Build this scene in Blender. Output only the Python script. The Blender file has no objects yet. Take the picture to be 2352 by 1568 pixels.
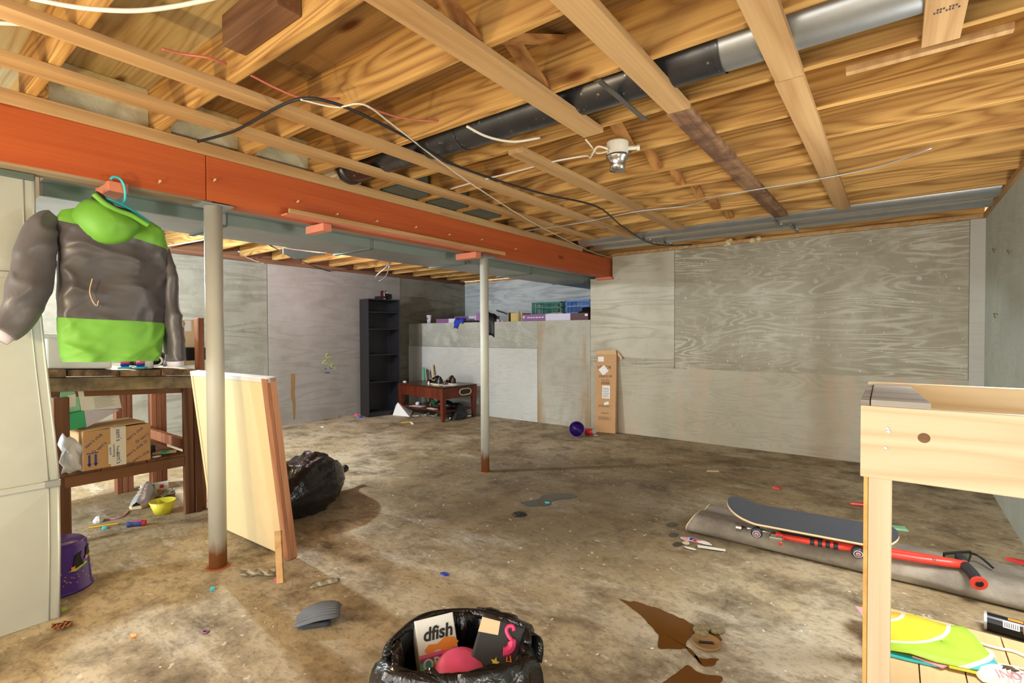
import bpy, math, random
from math import sin, cos, pi, radians
from mathutils import Vector, Matrix, noise
random.seed(7)
C = bpy.context.scene
COL = C.collection

# ------------------------------------------------------------------ camera
F_PX, YAW, PITCH, ROLL, CAM_H = 1158.43, radians(37.1424), radians(-.978), radians(-.2459), 1.414
fw = Vector((-sin(YAW)*cos(PITCH), cos(YAW)*cos(PITCH), sin(PITCH)))
rt0 = Vector((cos(YAW), sin(YAW), 0)); up0 = rt0.cross(fw)
rt = cos(ROLL)*rt0 + sin(ROLL)*up0; up = -sin(ROLL)*rt0 + cos(ROLL)*up0
cam_d = bpy.data.cameras.new('camera'); cam = bpy.data.objects.new('camera', cam_d); COL.objects.link(cam)
cam_d.sensor_width = 36; cam_d.lens = 36*F_PX/2352; cam_d.clip_start = .02
m3 = Matrix((rt, up, -fw)).transposed()
cam.matrix_world = Matrix.Translation((0, 0, CAM_H)) @ m3.to_4x4()
C.camera = cam

# ------------------------------------------------------------------ world, lamps, exposure
w = bpy.data.worlds.new('world'); C.world = w; w.use_nodes = True
bg = w.node_tree.nodes['Background']; bg.inputs[0].default_value = (1.0, .985, .95, 1); bg.inputs[1].default_value = 3.2
C.view_settings.view_transform = 'Standard'; C.view_settings.look = 'None'
C.view_settings.exposure = 0.45; C.view_settings.gamma = 1; C.view_settings.use_curve_mapping = False
def lamp(name, loc, col, power, size=.06):
    d = bpy.data.lights.new(name, 'POINT'); d.color = col; d.energy = power; d.shadow_soft_size = size
    o = bpy.data.objects.new(name, d); o.location = loc; COL.objects.link(o); return o
lamp('cool_bulb_light', (-5.65, 1.60, 2.24), (.76, .91, 1.0), 300, .05)
lamp('left_window_light', (-4.9, -1.2, 1.25), (.74, .90, 1.0), 190, .18)
lamp('warm_work_lamp', (-2.25, -.45, 1.35), (1.0, .72, .32), 42, .06)
lamp('right_work_lamp', (.42, .35, .55), (1.0, .96, .90), 20, .25)  # unseen low fill, added to light the joist undersides and near right side
lamp('rear_work_lamp', (-.9, -2.4, .8), (1.0, .97, .92), 60, .35)  # unseen soft fill behind the camera, added to lift the far walls
lamp('right_wall_lamp', (.60, 2.9, 1.25), (.95, .98, 1.0), 78, .25)  # unseen cool fill out of frame, added to brighten the back wall
lamp('far_left_bulb_light', (-6.2, 4.2, 2.30), (1.0, .74, .84), 22, .15)  # added pinkish fill for the left area, no fixture there

# ------------------------------------------------------------------ helpers
def lin(c):
    if isinstance(c, str):
        c = tuple(int(c[i:i+2], 16) for i in (0, 2, 4))
    f = lambda v: (v/12.92 if v <= .04045 else ((v+.055)/1.055)**2.4)
    return tuple(f(v/255) for v in c) + (1.0,)

class MB:
    def __init__(s): s.v = []; s.f = []; s.m = []
    def add(s, vs, fs, mi=0):
        o = len(s.v); s.v += [Vector(v) for v in vs]; s.f += [tuple(i+o for i in f) for f in fs]; s.m += [mi]*len(fs); return s
    def box(s, x0, x1, y0, y1, z0, z1, M=None, mi=0):
        vs = [Vector((x, y, z)) for z in (z0, z1) for y in (y0, y1) for x in (x0, x1)]
        if M: vs = [M @ v for v in vs]
        return s.add(vs, [(0, 2, 3, 1), (4, 5, 7, 6), (0, 1, 5, 4), (2, 6, 7, 3), (0, 4, 6, 2), (1, 3, 7, 5)], mi)
    def tube(s, pts, r, n=8, mi=0, caps=True, flat=None):
        pts = [Vector(p) for p in pts]; k = len(pts)
        rs = r if isinstance(r, (list, tuple)) else [r]*k
        o = len(s.v); ref = None
        for i, p in enumerate(pts):
            t = (pts[min(i+1, k-1)] - pts[max(i-1, 0)]).normalized()
            if ref is None: ref = Vector((0, 0, 1)) if abs(t.z) < .9 else Vector((1, 0, 0))
            a = t.cross(ref); a.normalize(); b = a.cross(t); ref = b
            ra, rb = (rs[i], rs[i]) if not isinstance(rs[i], (tuple, list)) else rs[i]
            for j in range(n):
                q = 2*pi*j/n; s.v.append(p + a*ra*cos(q) + b*rb*sin(q))
        for i in range(k-1):
            for j in range(n):
                j2 = (j+1) % n
                s.f.append((o+i*n+j, o+i*n+j2, o+(i+1)*n+j2, o+(i+1)*n+j)); s.m.append(mi)
        if caps:
            s.f.append(tuple(o+j for j in reversed(range(n)))); s.m.append(mi)
            s.f.append(tuple(o+(k-1)*n+j for j in range(n))); s.m.append(mi)
        return s
    def lathe(s, prof, n=20, M=None, mi=0, wob=0):
        M = M or Matrix(); o = len(s.v); k = len(prof)
        for r, z in prof:
            for j in range(n):
                q = 2*pi*j/n; s.v.append(M @ Vector((r*cos(q), r*sin(q), z)))
        for i in range(k-1):
            for j in range(n):
                j2 = (j+1) % n
                s.f.append((o+i*n+j, o+i*n+j2, o+(i+1)*n+j2, o+(i+1)*n+j)); s.m.append(mi)
        if prof[0][0] > 1e-4: s.f.append(tuple(o+j for j in reversed(range(n)))); s.m.append(mi)
        if prof[-1][0] > 1e-4: s.f.append(tuple(o+(k-1)*n+j for j in range(n))); s.m.append(mi)
        return s
    def prism(s, poly, z0, z1, M=None, mi=0):
        M = M or Matrix(); n = len(poly)
        vs = [M @ Vector((a, b, z0)) for a, b in poly] + [M @ Vector((a, b, z1)) for a, b in poly]
        fs = [tuple(reversed(range(n))), tuple(range(n, 2*n))] + [(i, (i+1) % n, n+(i+1) % n, n+i) for i in range(n)]
        return s.add(vs, fs, mi)
    def grid(s, rows, mi=0, closed=False):
        o = len(s.v); nr = len(rows); nc = len(rows[0])
        for r in rows: s.v += [Vector(p) for p in r]
        for i in range(nr-1):
            for j in range(nc if closed else nc-1):
                j2 = (j+1) % nc
                s.f.append((o+i*nc+j, o+i*nc+j2, o+(i+1)*nc+j2, o+(i+1)*nc+j)); s.m.append(mi)
        return s
    def build(s, name, mat, parent=None, smooth=False, bevel=0, solid=0, sub=0, label=None, fix=True):
        c = Vector((0, 0, 0))
        lo = Vector((min(v.x for v in s.v), min(v.y for v in s.v), min(v.z for v in s.v)))
        hi = Vector((max(v.x for v in s.v), max(v.y for v in s.v), max(v.z for v in s.v)))
        c = Vector(((lo.x+hi.x)/2, (lo.y+hi.y)/2, lo.z))
        me = bpy.data.meshes.new(name); me.from_pydata([v-c for v in s.v], [], s.f)
        for mm in (mat if isinstance(mat, (list, tuple)) else [mat]): me.materials.append(mm)
        me.polygons.foreach_set('material_index', s.m)
        if fix:
            import bmesh
            b = bmesh.new(); b.from_mesh(me); bmesh.ops.recalc_face_normals(b, faces=b.faces); b.to_mesh(me); b.free()
        if smooth: me.polygons.foreach_set('use_smooth', [True]*len(me.polygons))
        me.update()
        o = bpy.data.objects.new(name, me); COL.objects.link(o)
        place(o, c, parent)
        if label: o['label'] = label
        if solid:
            md = o.modifiers.new('solid', 'SOLIDIFY'); md.thickness = solid; md.offset = 0
        if bevel:
            md = o.modifiers.new('bevel', 'BEVEL'); md.width = bevel; md.segments = 2; md.limit_method = 'ANGLE'
        if sub:
            md = o.modifiers.new('sub', 'SUBSURF'); md.levels = sub; md.render_levels = sub
        return o
WPOS = {}
def place(o, c, parent):
    WPOS[o.name] = Vector(c)
    if parent:
        o.parent = parent; o.location = Vector(c) - WPOS[parent.name]
    else: o.location = c
def tag(o, label, cat, group=None):
    o['label'] = label; o['category'] = cat
    if group: o['group'] = group
    return o
def thing(name, label, cat, loc, group=None):
    o = bpy.data.objects.new(name, None); COL.objects.link(o); o.empty_display_size = .1
    o.location = loc; WPOS[o.name] = Vector(loc)
    return tag(o, label, cat, group)
def struct(o): o['kind'] = 'structure'; return o
def srt(name, loc=(0, 0, 0)):
    o = bpy.data.objects.new(name, None); COL.objects.link(o); o.location = loc; WPOS[o.name] = Vector(loc); return struct(o)
def frame(o, x, y, z=None):
    x = Vector(x).normalized(); y = Vector(y); y = (y - x*y.dot(x)).normalized(); z = x.cross(y)
    return Matrix.Translation(o) @ Matrix((x, y, z)).transposed().to_4x4()
def rz(loc, a, ax='Z'): return Matrix.Translation(loc) @ Matrix.Rotation(a, 4, ax)
def FP(px, py, z=0.0):   # a point lying on a level surface of height z, as seen in the survey photograph
    d = fw + rt*(px-1176)/F_PX - up*(py-784)/F_PX
    t = (z-CAM_H)/d.z
    return Vector((d.x*t, d.y*t, z))
def yzp(px, py, x):   # survey point on a plane facing the room
    d = fw + rt*(px-1176)/F_PX - up*(py-784)/F_PX
    t = x/d.x; return Vector((x, d.y*t, CAM_H+d.z*t))
def text(s, size, M, mat, parent, name='lettering', bold=0, align='CENTER', shear=0):
    cu = bpy.data.curves.new(name, 'FONT'); cu.body = s; cu.size = size; cu.align_x = align; cu.align_y = 'CENTER'
    cu.offset = bold; cu.shear = shear; cu.resolution_u = 3; cu.extrude = .0004
    cu.materials.append(mat)
    o = bpy.data.objects.new(name, cu); COL.objects.link(o)
    o.parent = parent; WPOS[o.name] = M.translation.copy()
    o.matrix_local = Matrix.Translation(-WPOS[parent.name]) @ M
    return o
def smooth_path(pts, n=6):
    P = [Vector(p) for p in pts]; out = []
    for i in range(len(P)-1):
        p0 = P[max(i-1, 0)]; p1 = P[i]; p2 = P[i+1]; p3 = P[min(i+2, len(P)-1)]
        for k in range(n):
            t = k/n
            out.append(.5*((2*p1)+(p2-p0)*t+(2*p0-5*p1+4*p2-p3)*t*t+(3*p1-p0-3*p2+p3)*t**3))
    out.append(P[-1]); return out

# ------------------------------------------------------------------ materials
class NT:
    def __init__(s, name):
        s.mat = bpy.data.materials.new(name); s.mat.use_nodes = True; s.t = s.mat.node_tree
        s.b = s.t.nodes['Principled BSDF']
    def n(s, typ, **kw):
        nd = s.t.nodes.new(typ)
        for k, v in kw.items():
            if hasattr(nd, k): setattr(nd, k, v)
        return nd
    def l(s, a, b): s.t.links.new(a, b)
    def coord(s, scale=(1, 1, 1), rand=True, space='Object'):
        tc = s.n('ShaderNodeTexCoord'); mp = s.n('ShaderNodeMapping'); mp.inputs['Scale'].default_value = scale
        src = tc.outputs[space]
        if rand:
            oi = s.n('ShaderNodeObjectInfo'); mu = s.n('ShaderNodeVectorMath', operation='SCALE')
            cb = s.n('ShaderNodeCombineXYZ')
            for i in range(3): s.l(oi.outputs['Random'], cb.inputs[i])
            s.l(cb.outputs[0], mu.inputs[0]); mu.inputs['Scale'].default_value = 37.0
            ad = s.n('ShaderNodeVectorMath', operation='ADD'); s.l(src, ad.inputs[0]); s.l(mu.outputs[0], ad.inputs[1]); src = ad.outputs[0]
        s.l(src, mp.inputs['Vector']); return mp.outputs[0]
    def noise(s, vec, scale, detail=4, rough=.55, dist=0):
        nd = s.n('ShaderNodeTexNoise'); nd.inputs['Scale'].default_value = scale; nd.inputs['Detail'].default_value = detail
        nd.inputs['Roughness'].default_value = rough; nd.inputs['Distortion'].default_value = dist
        s.l(vec, nd.inputs['Vector']); return nd.outputs['Fac']
    def math(s, op, a, b=None, c=None):
        nd = s.n('ShaderNodeMath', operation=op)
        for i, v in enumerate((a, b, c)):
            if v is None: continue
            if isinstance(v, (int, float)): nd.inputs[i].default_value = v
            else: s.l(v, nd.inputs[i])
        return nd.outputs[0]
    def ramp(s, fac, stops):
        nd = s.n('ShaderNodeValToRGB'); cr = nd.color_ramp
        while len(cr.elements) > 1: cr.elements.remove(cr.elements[0])
        for i, (p, c) in enumerate(stops):
            e = cr.elements[0] if i == 0 else cr.elements.new(p)
            e.position = p; e.color = lin(c) if not (isinstance(c, tuple) and len(c) == 4) else c
        s.l(fac, nd.inputs[0]); return nd.outputs[0]
    def mix(s, fac, a, b, mode='MIX'):
        nd = s.n('ShaderNodeMix', data_type='RGBA', blend_type=mode)
        for i, v in ((0, fac), (6, a), (7, b)):
            if isinstance(v, (int, float)): nd.inputs[i].default_value = v
            elif isinstance(v, (tuple, str)): nd.inputs[i].default_value = lin(v) if not (isinstance(v, tuple) and len(v) == 4) else v
            else: s.l(v, nd.inputs[i])
        return nd.outputs[2]
    def bump(s, h, st=.3, d=.01):
        nd = s.n('ShaderNodeBump'); nd.inputs['Strength'].default_value = st; nd.inputs['Distance'].default_value = d
        s.l(h, nd.inputs['Height']); s.l(nd.outputs[0], s.b.inputs['Normal'])
    def out(s, col=None, rough=.8, metal=0, spec=None):
        if col is not None:
            if isinstance(col, (str, tuple)): s.b.inputs['Base Color'].default_value = lin(col) if not (isinstance(col, tuple) and len(col) == 4) else col
            else: s.l(col, s.b.inputs['Base Color'])
        if isinstance(rough, (int, float)): s.b.inputs['Roughness'].default_value = rough
        else: s.l(rough, s.b.inputs['Roughness'])
        s.b.inputs['Metallic'].default_value = metal
        if spec is not None: s.b.inputs['Specular IOR Level'].default_value = spec
        return s.mat
def plain(name, c, rough=.6, metal=0, spec=None, var=.12, scale=14):
    k = NT(name); v = k.coord(); f = k.noise(v, scale, 5)
    base = lin(c); a = tuple(x*(1-var) for x in base[:3])+(1,); b = tuple(min(1, x*(1+var)) for x in base[:3])+(1,)
    col = k.mix(f, a, b); return k.out(col, rough, metal, spec)
def wood(name, light, dark, axis='X', grain=9.0, rings=14, big_amt=.55, rough=.75, knots=True, contrast=.8, dirt=None, tone=.25):
    k = NT(name); g = .55
    sc = {'X': (g, grain, grain), 'Y': (grain, g, grain), 'Z': (grain, grain, g)}[axis]
    v = k.coord(sc)
    n1 = k.noise(v, .75, 2, .45, .25)
    rg = k.math('PINGPONG', k.math('MULTIPLY', n1, rings), 1.0)
    rg = k.math('POWER', rg, 1.6)
    fine = k.noise(k.coord(tuple((x*(1.2 if x == g else 9)) for x in sc)), 1.5, 3, .6)
    f = k.math('ADD', k.math('MULTIPLY', rg, .62*contrast), k.math('MULTIPLY', fine, .55))
    col = k.ramp(f, [(.22, light), (.85, dark)])
    oi = k.n('ShaderNodeObjectInfo')
    tn = k.math('MULTIPLY_ADD', oi.outputs['Random'], tone, 1-tone*.5)
    col = k.mix(1.0, col, k.ramp(tn, [(0, (0, 0, 0, 1)), (1, (1, 1, 1, 1))]), 'MULTIPLY') if tone else col
    big = k.noise(k.coord(tuple(x*.35 for x in sc)), 1.3, 3)
    col = k.mix(k.math('MULTIPLY', k.math('SUBTRACT', big, .38), big_amt), col, k.mix(1.0, col, (.62, .47, .36, 1), 'MULTIPLY'))
    if knots:
        vo = k.n('ShaderNodeTexVoronoi'); vo.inputs['Scale'].default_value = 1.0
        k.l(k.coord(tuple(1.1 if x == g else 3.4 for x in sc)), vo.inputs['Vector'])
        kf = k.ramp(vo.outputs['Distance'], [(.05, (1, 1, 1, 1)), (.12, (0, 0, 0, 1))])
        col = k.mix(kf, col, k.mix(1.0, col, (.30, .17, .10, 1), 'MULTIPLY'))
    if dirt:
        d = k.noise(k.coord((3, 3, 3)), 1.6, 6, .65)
        col = k.mix(k.ramp(d, [(.42, (0, 0, 0, 1)), (.62, (1, 1, 1, 1))]), col, dirt)
    k.bump(f, .25, .004)
    return k.out(col, rough, 0, .25)
def concrete(name, a, b, dark, imprint=1.0, fleck=.5, vertical=0, warm=None, blot=.6, ring=16, axis='X'):
    k = NT(name); v = k.coord((1, 1, 1))
    sc = {'X': (.75, 4, 5.2), 'Y': (4, .75, 5.2)}[axis]
    big = k.noise(v, .9, 5, .6); mid = k.noise(v, 5, 6, .65); fin = k.noise(v, 60, 3, .7)
    col = k.mix(k.ramp(big, [(.35, (0, 0, 0, 1)), (.65, (1, 1, 1, 1))]), a, b)
    n1 = k.noise(k.coord(sc), .62, 3, .5, .6); ring = ring*2.2
    rg = k.math('POWER', k.math('PINGPONG', k.math('MULTIPLY', n1, ring), 1.0), 2.0)
    fine = k.noise(k.coord(tuple(x*(1.6 if x < 1 else 8) for x in sc)), 1.9, 6, .72)
    f = k.math('ADD', k.math('MULTIPLY', rg, .45), k.math('MULTIPLY', fine, .7))
    msk = k.ramp(k.noise(k.coord((.7, .7, 1)), 1.4, 4), [(.35, (.25, .25, .25, 1)), (.6, (1, 1, 1, 1))])
    fac = k.math('MULTIPLY', k.math('MULTIPLY', k.ramp(f, [(.44, (0, 0, 0, 1)), (.70, (1, 1, 1, 1))]), msk), imprint)
    col = k.mix(fac, col, dark)
    col = k.mix(k.math('MULTIPLY', k.ramp(mid, [(.5, (0, 0, 0, 1)), (.72, (1, 1, 1, 1))]), blot), col, dark)
    if warm: col = k.mix(k.ramp(k.noise(k.coord((2.2, 2.2, .35)), 1.3, 3), [(.5, (0, 0, 0, 1)), (.68, (1, 1, 1, 1))]), col, warm)
    fl = k.ramp(k.noise(v, 34, 2, .4), [(.71, (0, 0, 0, 1)), (.75, (1, 1, 1, 1))])
    col = k.mix(k.math('MULTIPLY', fl, fleck), col, (215, 212, 203))
    k.bump(k.math('ADD', k.math('MULTIPLY', f, imprint), k.math('MULTIPLY', fin, .5)), .35, .008)
    return k.out(col, .88, 0, .25)

M = {}
M['joist_x'] = wood('pine joist', (214, 168, 98), (138, 88, 42), 'X', 7, 30, knots=True, contrast=.66)
M['strip_y'] = wood('furring pine', (202, 164, 114), (166, 122, 76), 'Y', 9, 8, contrast=.6)
M['strip_dirty'] = wood('stained furring pine', (168, 130, 96), (112, 78, 56), 'Y', 9, 8, dirt=(98, 70, 58))
M['bridge'] = wood('bridging pine', (196, 142, 84), (140, 88, 44), 'Y', 9, 8)
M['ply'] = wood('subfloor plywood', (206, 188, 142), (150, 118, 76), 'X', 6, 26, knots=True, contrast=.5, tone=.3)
M['ply_dark'] = wood('brown subfloor plywood', (178, 142, 94), (112, 76, 44), 'X', 6, 24, knots=True, contrast=.5, tone=.2)  # darker copy of the plywood, shade of the far bays in its colour
M['plywhite'] = wood('pale weathered board', (226, 222, 190), (188, 178, 136), 'X', 5, 9, contrast=.6)
M['oldblock'] = wood('old brown block', (150, 112, 82), (96, 64, 44), 'X', 6, 6)
M['redpaint'] = wood('red stained beam', (196, 98, 50), (160, 66, 34), 'Y', 8, 6, rough=.55, contrast=.35, tone=.1)
M['redblock'] = plain('red stained block', (205, 122, 92), .7)
M['rawbeam'] = wood('raw beam underside', (170, 150, 122), (112, 92, 70), 'Y', 10, 6)
M['redwood_z'] = wood('reddish post', (176, 118, 84), (124, 74, 50), 'Z', 9, 6)
M['brown_z'] = wood('brown bench leg', (132, 90, 64), (84, 54, 38), 'Z', 9, 6, tone=.15)
M['brown_y'] = wood('brown bench rail', (136, 94, 66), (88, 58, 40), 'Y', 9, 6, tone=.15)
M['brown_x'] = wood('brown bench shelf', (140, 100, 72), (90, 60, 44), 'X', 7, 6, tone=.15)
M['weather_y'] = wood('weathered rail', (186, 166, 132), (130, 108, 80), 'Y', 7, 7, dirt=(104, 88, 70), contrast=.6, knots=False)
M['weather_x'] = wood('weathered plank', (168, 138, 104), (96, 70, 50), 'X', 5, 10, dirt=(70, 52, 42))
M['pine_x'] = wood('new pale pine', (232, 212, 178), (212, 186, 148), 'X', 6, 14, contrast=.8, tone=.05, knots=True)
M['pine_z'] = wood('new pale pine leg', (230, 208, 176), (210, 180, 144), 'Z', 8, 6, contrast=.5, tone=.08)
M['pine_y'] = wood('new pine end', (228, 186, 112), (196, 144, 76), 'Y', 8, 6, contrast=.5, tone=.08)
M['grey_wood'] = wood('grey weathered wood', (178, 172, 164), (132, 118, 106), 'X', 9, 7, contrast=.7, tone=.1)
M['deck'] = wood('tan deck board', (222, 190, 140), (204, 168, 118), 'Y', 4, 4, contrast=.4, knots=False, tone=.08)
M['table'] = wood('dark cherry', (112, 52, 34), (64, 26, 18), 'Z', 7, 5, rough=.3, knots=False, contrast=.5, tone=.05)
M['tabletop'] = wood('dark glossy top', (70, 46, 36), (40, 26, 22), 'X', 7, 5, rough=.22, knots=False, contrast=.5, tone=.05)
M['case'] = plain('black laminate', (34, 32, 36), .42)
M['board_face'] = plain('cream board face', (232, 208, 160), .5, var=.04)
M['board_edge'] = wood('board edge', (190, 138, 104), (150, 98, 70), 'Z', 9, 5, tone=.05)
M['board_top'] = plain('pale board top', (222, 216, 208), .6)

M['back_pillar'] = concrete('form wall light', (200, 194, 176), (186, 178, 158), (136, 126, 102), .42, .2, blot=.2, ring=6)
M['back_dark'] = concrete('form wall weathered', (152, 143, 122), (172, 164, 144), (204, 198, 180), .8, .8, blot=.45)
M['back_low'] = concrete('lower wall', (190, 184, 166), (178, 170, 148), (152, 142, 116), .35, .35, blot=.25, warm=(196, 172, 148))
M['back_strip'] = concrete('corner strip', (198, 194, 184), (190, 186, 176), (160, 152, 140), .2, .1, blot=.1)
M['wall_r'] = concrete('right wall', (204, 210, 198), (186, 194, 184), (160, 166, 152), .2, .25, blot=.35, axis='Y')
M['wall_l'] = concrete('left wall', (146, 142, 128), (126, 121, 106), (90, 83, 68), .5, .15, blot=.4, axis='Y', ring=6)
M['wall_l2'] = concrete('left wall pale', (156, 149, 142), (140, 133, 124), (124, 112, 98), .42, .12, blot=.25, axis='Y', ring=6)
M['ledge_up'] = concrete('ledge rough', (168, 168, 156), (148, 148, 134), (206, 206, 196), .15, .7, blot=.55)
M['ledge_low'] = concrete('ledge smooth', (202, 202, 196), (190, 190, 182), (164, 162, 152), .3, .1, blot=.15)
M['ledge_stain'] = concrete('ledge stained', (186, 184, 172), (172, 166, 150), (140, 128, 104), .2, .2, blot=.4, warm=(164, 136, 96))
M['alcove'] = concrete('alcove wall', (206, 210, 210), (188, 194, 196), (132, 136, 138), .5, .1, blot=.2, ring=8)

def floor_mat():
    k = NT('concrete floor'); v = k.coord((1, 1, 1), False)
    big = k.noise(v, .55, 6, .62, .3); mid = k.noise(v, 3.2, 7, .68, .2)
    fin = k.noise(k.coord((26, 40, 20), False), 1, 4, .7)
    col = k.ramp(big, [(.30, (132, 110, 78)), (.45, (166, 146, 112)), (.58, (188, 172, 142)), (.72, (202, 192, 172))])
    col = k.mix(k.ramp(mid, [(.46, (0, 0, 0, 1)), (.70, (1, 1, 1, 1))]), col, (96, 80, 58))
    st = k.noise(k.coord((.9, 3.0, 1), False), 1.4, 6, .7)
    col = k.mix(k.math('MULTIPLY', k.ramp(st, [(.55, (0, 0, 0, 1)), (.68, (1, 1, 1, 1))]), .55), col, (212, 204, 188))
    col = k.mix(k.math('MULTIPLY', k.ramp(fin, [(.52, (0, 0, 0, 1)), (.7, (1, 1, 1, 1))]), .55), col, (86, 74, 58))
    sw = k.noise(k.coord((7, 11, 5), False), 1.2, 7, .72, .8)
    col = k.mix(k.math('MULTIPLY', k.ramp(sw, [(.50, (0, 0, 0, 1)), (.66, (1, 1, 1, 1))]), .5), col, (92, 76, 54))
    # damp, walked-in dirt in the middle of the room
    sp = k.n('ShaderNodeSeparateXYZ'); k.l(k.coord((1, 1, 1), False), sp.inputs[0])
    dx = k.math('MULTIPLY', k.math('ADD', sp.outputs[0], -.85), .55); dy = k.math('MULTIPLY', k.math('SUBTRACT', sp.outputs[1], 3.5-2.5), .6)
    rr = k.math('ADD', k.math('MULTIPLY', dx, dx), k.math('MULTIPLY', dy, dy))
    rr = k.math('ADD', rr, k.math('MULTIPLY', k.math('SUBTRACT', k.noise(v, 1.6, 6, .7), .5), 2.2))
    damp = k.ramp(rr, [(.15, (1, 1, 1, 1)), (1.5, (0, 0, 0, 1))])
    col = k.mix(k.math('MULTIPLY', damp, .58), col, (74, 62, 46))
    fl = k.ramp(k.noise(v, 24, 2, .4), [(.72, (0, 0, 0, 1)), (.745, (1, 1, 1, 1))])
    col = k.mix(k.math('MULTIPLY', fl, .6), col, (216, 208, 192))
    k.bump(k.math('ADD', fin, mid), .2, .006)
    return k.out(col, k.ramp(mid, [(.3, (.62, .62, .62, 1)), (.7, (.85, .85, .85, 1))]), 0, .3)
M['floor'] = floor_mat()
def galv(name, a, b, rough=.35, metal=.85, spot=None):
    k = NT(name); v = k.coord(); f = k.noise(v, 8, 6, .6)
    col = k.mix(f, a, b)
    if spot: col = k.mix(k.ramp(k.noise(v, 40, 3, .5), [(.66, (0, 0, 0, 1)), (.70, (1, 1, 1, 1))]), col, spot)
    return k.out(col, rough, metal)
M['blackpipe'] = galv('sooty black duct', (70, 70, 74), (104, 104, 108), .33, .8, (170, 168, 160))
M['galv'] = galv('galvanised duct', (158, 162, 164), (190, 192, 192), .36, .8)
M['galv2'] = galv('dull galvanised sheet', (150, 152, 150), (176, 176, 174), .42, .6)
M['galv_dk'] = galv('dusty dark sheet edge', (86, 98, 90), (108, 118, 108), .6, .3)
M['galv_mid'] = galv('dusty sheet side', (124, 138, 130), (142, 152, 144), .6, .3)  # shade on the trunk duct's side face, put into its colour
M['plenum'] = galv('painted plenum sheet', (192, 194, 184), (176, 180, 170), .45, .25)
M['strap'] = galv('strap metal', (110, 108, 104), (150, 148, 144), .4, .8)
def col_mat(name):
    k = NT(name); v = k.coord(); sp = k.n('ShaderNodeSeparateXYZ'); tc = k.n('ShaderNodeTexCoord'); k.l(tc.outputs['Object'], sp.inputs[0])
    f = k.noise(v, 6, 5); col = k.mix(f, (196, 192, 176), (180, 178, 166))
    h = k.math('ADD', k.math('MULTIPLY', sp.outputs[2], -3.6), k.math('MULTIPLY_ADD', k.noise(k.coord((14, 14, 3)), 1, 5), 1.2, .15))
    return k.out(k.mix(k.ramp(h, [(.05, (0, 0, 0, 1)), (.35, (1, 1, 1, 1))]), col, (134, 82, 44)), .5)
M['column'] = col_mat('painted steel column')
for nm, c, r, mt in [('white', (235, 233, 228), .6, 0), ('paper', (236, 234, 228), .85, 0), ('cream_pl', (222, 214, 192), .5, 0), ('black', (20, 20, 22), .5, 0),
    ('black_gl', (18, 18, 20), .3, 0), ('green', (122, 200, 44), .55, 0), ('greygarm', (86, 82, 84), .45, 0), ('greysleeve', (112, 110, 114), .42, 0),
    ('lining', (52, 44, 46), .8, 0), ('teal', (58, 190, 200), .4, 0), ('cardboard', (196, 152, 106), .85, 0), ('cardboard2', (206, 170, 122), .85, 0),
    ('tape', (226, 220, 208), .35, 0), ('blueink', (56, 66, 130), .8, 0), ('ink', (70, 56, 48), .8, 0), ('boxgreen', (40, 170, 110), .5, 0),
    ('purple', (66, 32, 128), .28, 0), ('red', (206, 40, 44), .4, 0), ('redpogo', (222, 66, 52), .35, 0), ('yellowcup', (236, 222, 66), .4, 0), ('pencil', (224, 178, 50), .5, 0),
    ('chrome', (190, 188, 186), .18, .95), ('rubber', (40, 38, 40), .6, 0), ('wheelblack', (44, 48, 52), .4, 0), ('tan', (214, 190, 150), .6, 0), ('pink', (232, 92, 140), .4, 0),
    ('magenta', (216, 60, 110), .45, 0), ('crategreen', (20, 116, 96), .45, 0), ('crateblue', (60, 116, 190), .45, 0), ('violet', (128, 84, 130), .6, 0), ('lavender', (206, 200, 214), .7, 0),
    ('maroon', (84, 42, 48), .6, 0), ('bluecloth', (36, 58, 168), .8, 0), ('leaf', (150, 96, 56), .8, 0), ('orange', (232, 138, 44), .5, 0), ('lime', (170, 206, 80), .5, 0),
    ('greyfoam', (104, 110, 120), .8, 0), ('greyfoam_dk', (66, 70, 78), .85, 0), ('silver', (200, 204, 206), .35, .5), ('olive', (128, 116, 84), .9, 0), ('kraft', (196, 170, 100), .8, 0),
    ('puddle', (104, 66, 26), .08, 0), ('darkwet', (48, 40, 32), .15, 0), ('skin_pink', (226, 160, 170), .5, 0), ('grip', (66, 68, 74), .95, 0), ('plyedge', (216, 190, 150), .6, 0),
    ('lensdark', (92, 92, 74), .15, 0), ('mint', (150, 214, 170), .5, 0), ('fixture', (216, 210, 192), .5, 0), ('wire_w', (226, 214, 196), .5, 0), ('wire_r', (200, 110, 92), .5, 0),
    ('wire_k', (36, 36, 38), .5, 0), ('yellow_k', (216, 196, 72), .6, 0), ('seam', (60, 50, 40), .9, 0), ('foam', (222, 204, 160), .9, 0), ('copper', (150, 84, 40), .7, 0), ('rust', (138, 104, 62), .8, 0)]:
    M[nm] = plain(nm, c, r, mt, var=.1)
def bagmat(name, c=(20, 20, 23)):
    k = NT(name); v = k.coord((1, 1, 1)); f = k.noise(v, 9, 4, .6, 1.2)
    k.bump(f, .55, .03); return k.out(lin(c), .24, 0, .6)
M['bag'] = bagmat('black bin bag film')
def clear(name, c, a=.55):
    k = NT(name); k.b.inputs['Transmission Weight'].default_value = a; k.b.inputs['IOR'].default_value = 1.2
    k.bump(k.noise(k.coord(), 18, 4), .4, .01); return k.out(c, .3)
M['film'] = clear('clear plastic film', (225, 218, 200), .5)
M['whitefilm'] = clear('white plastic film', (235, 235, 238), .25)
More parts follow.
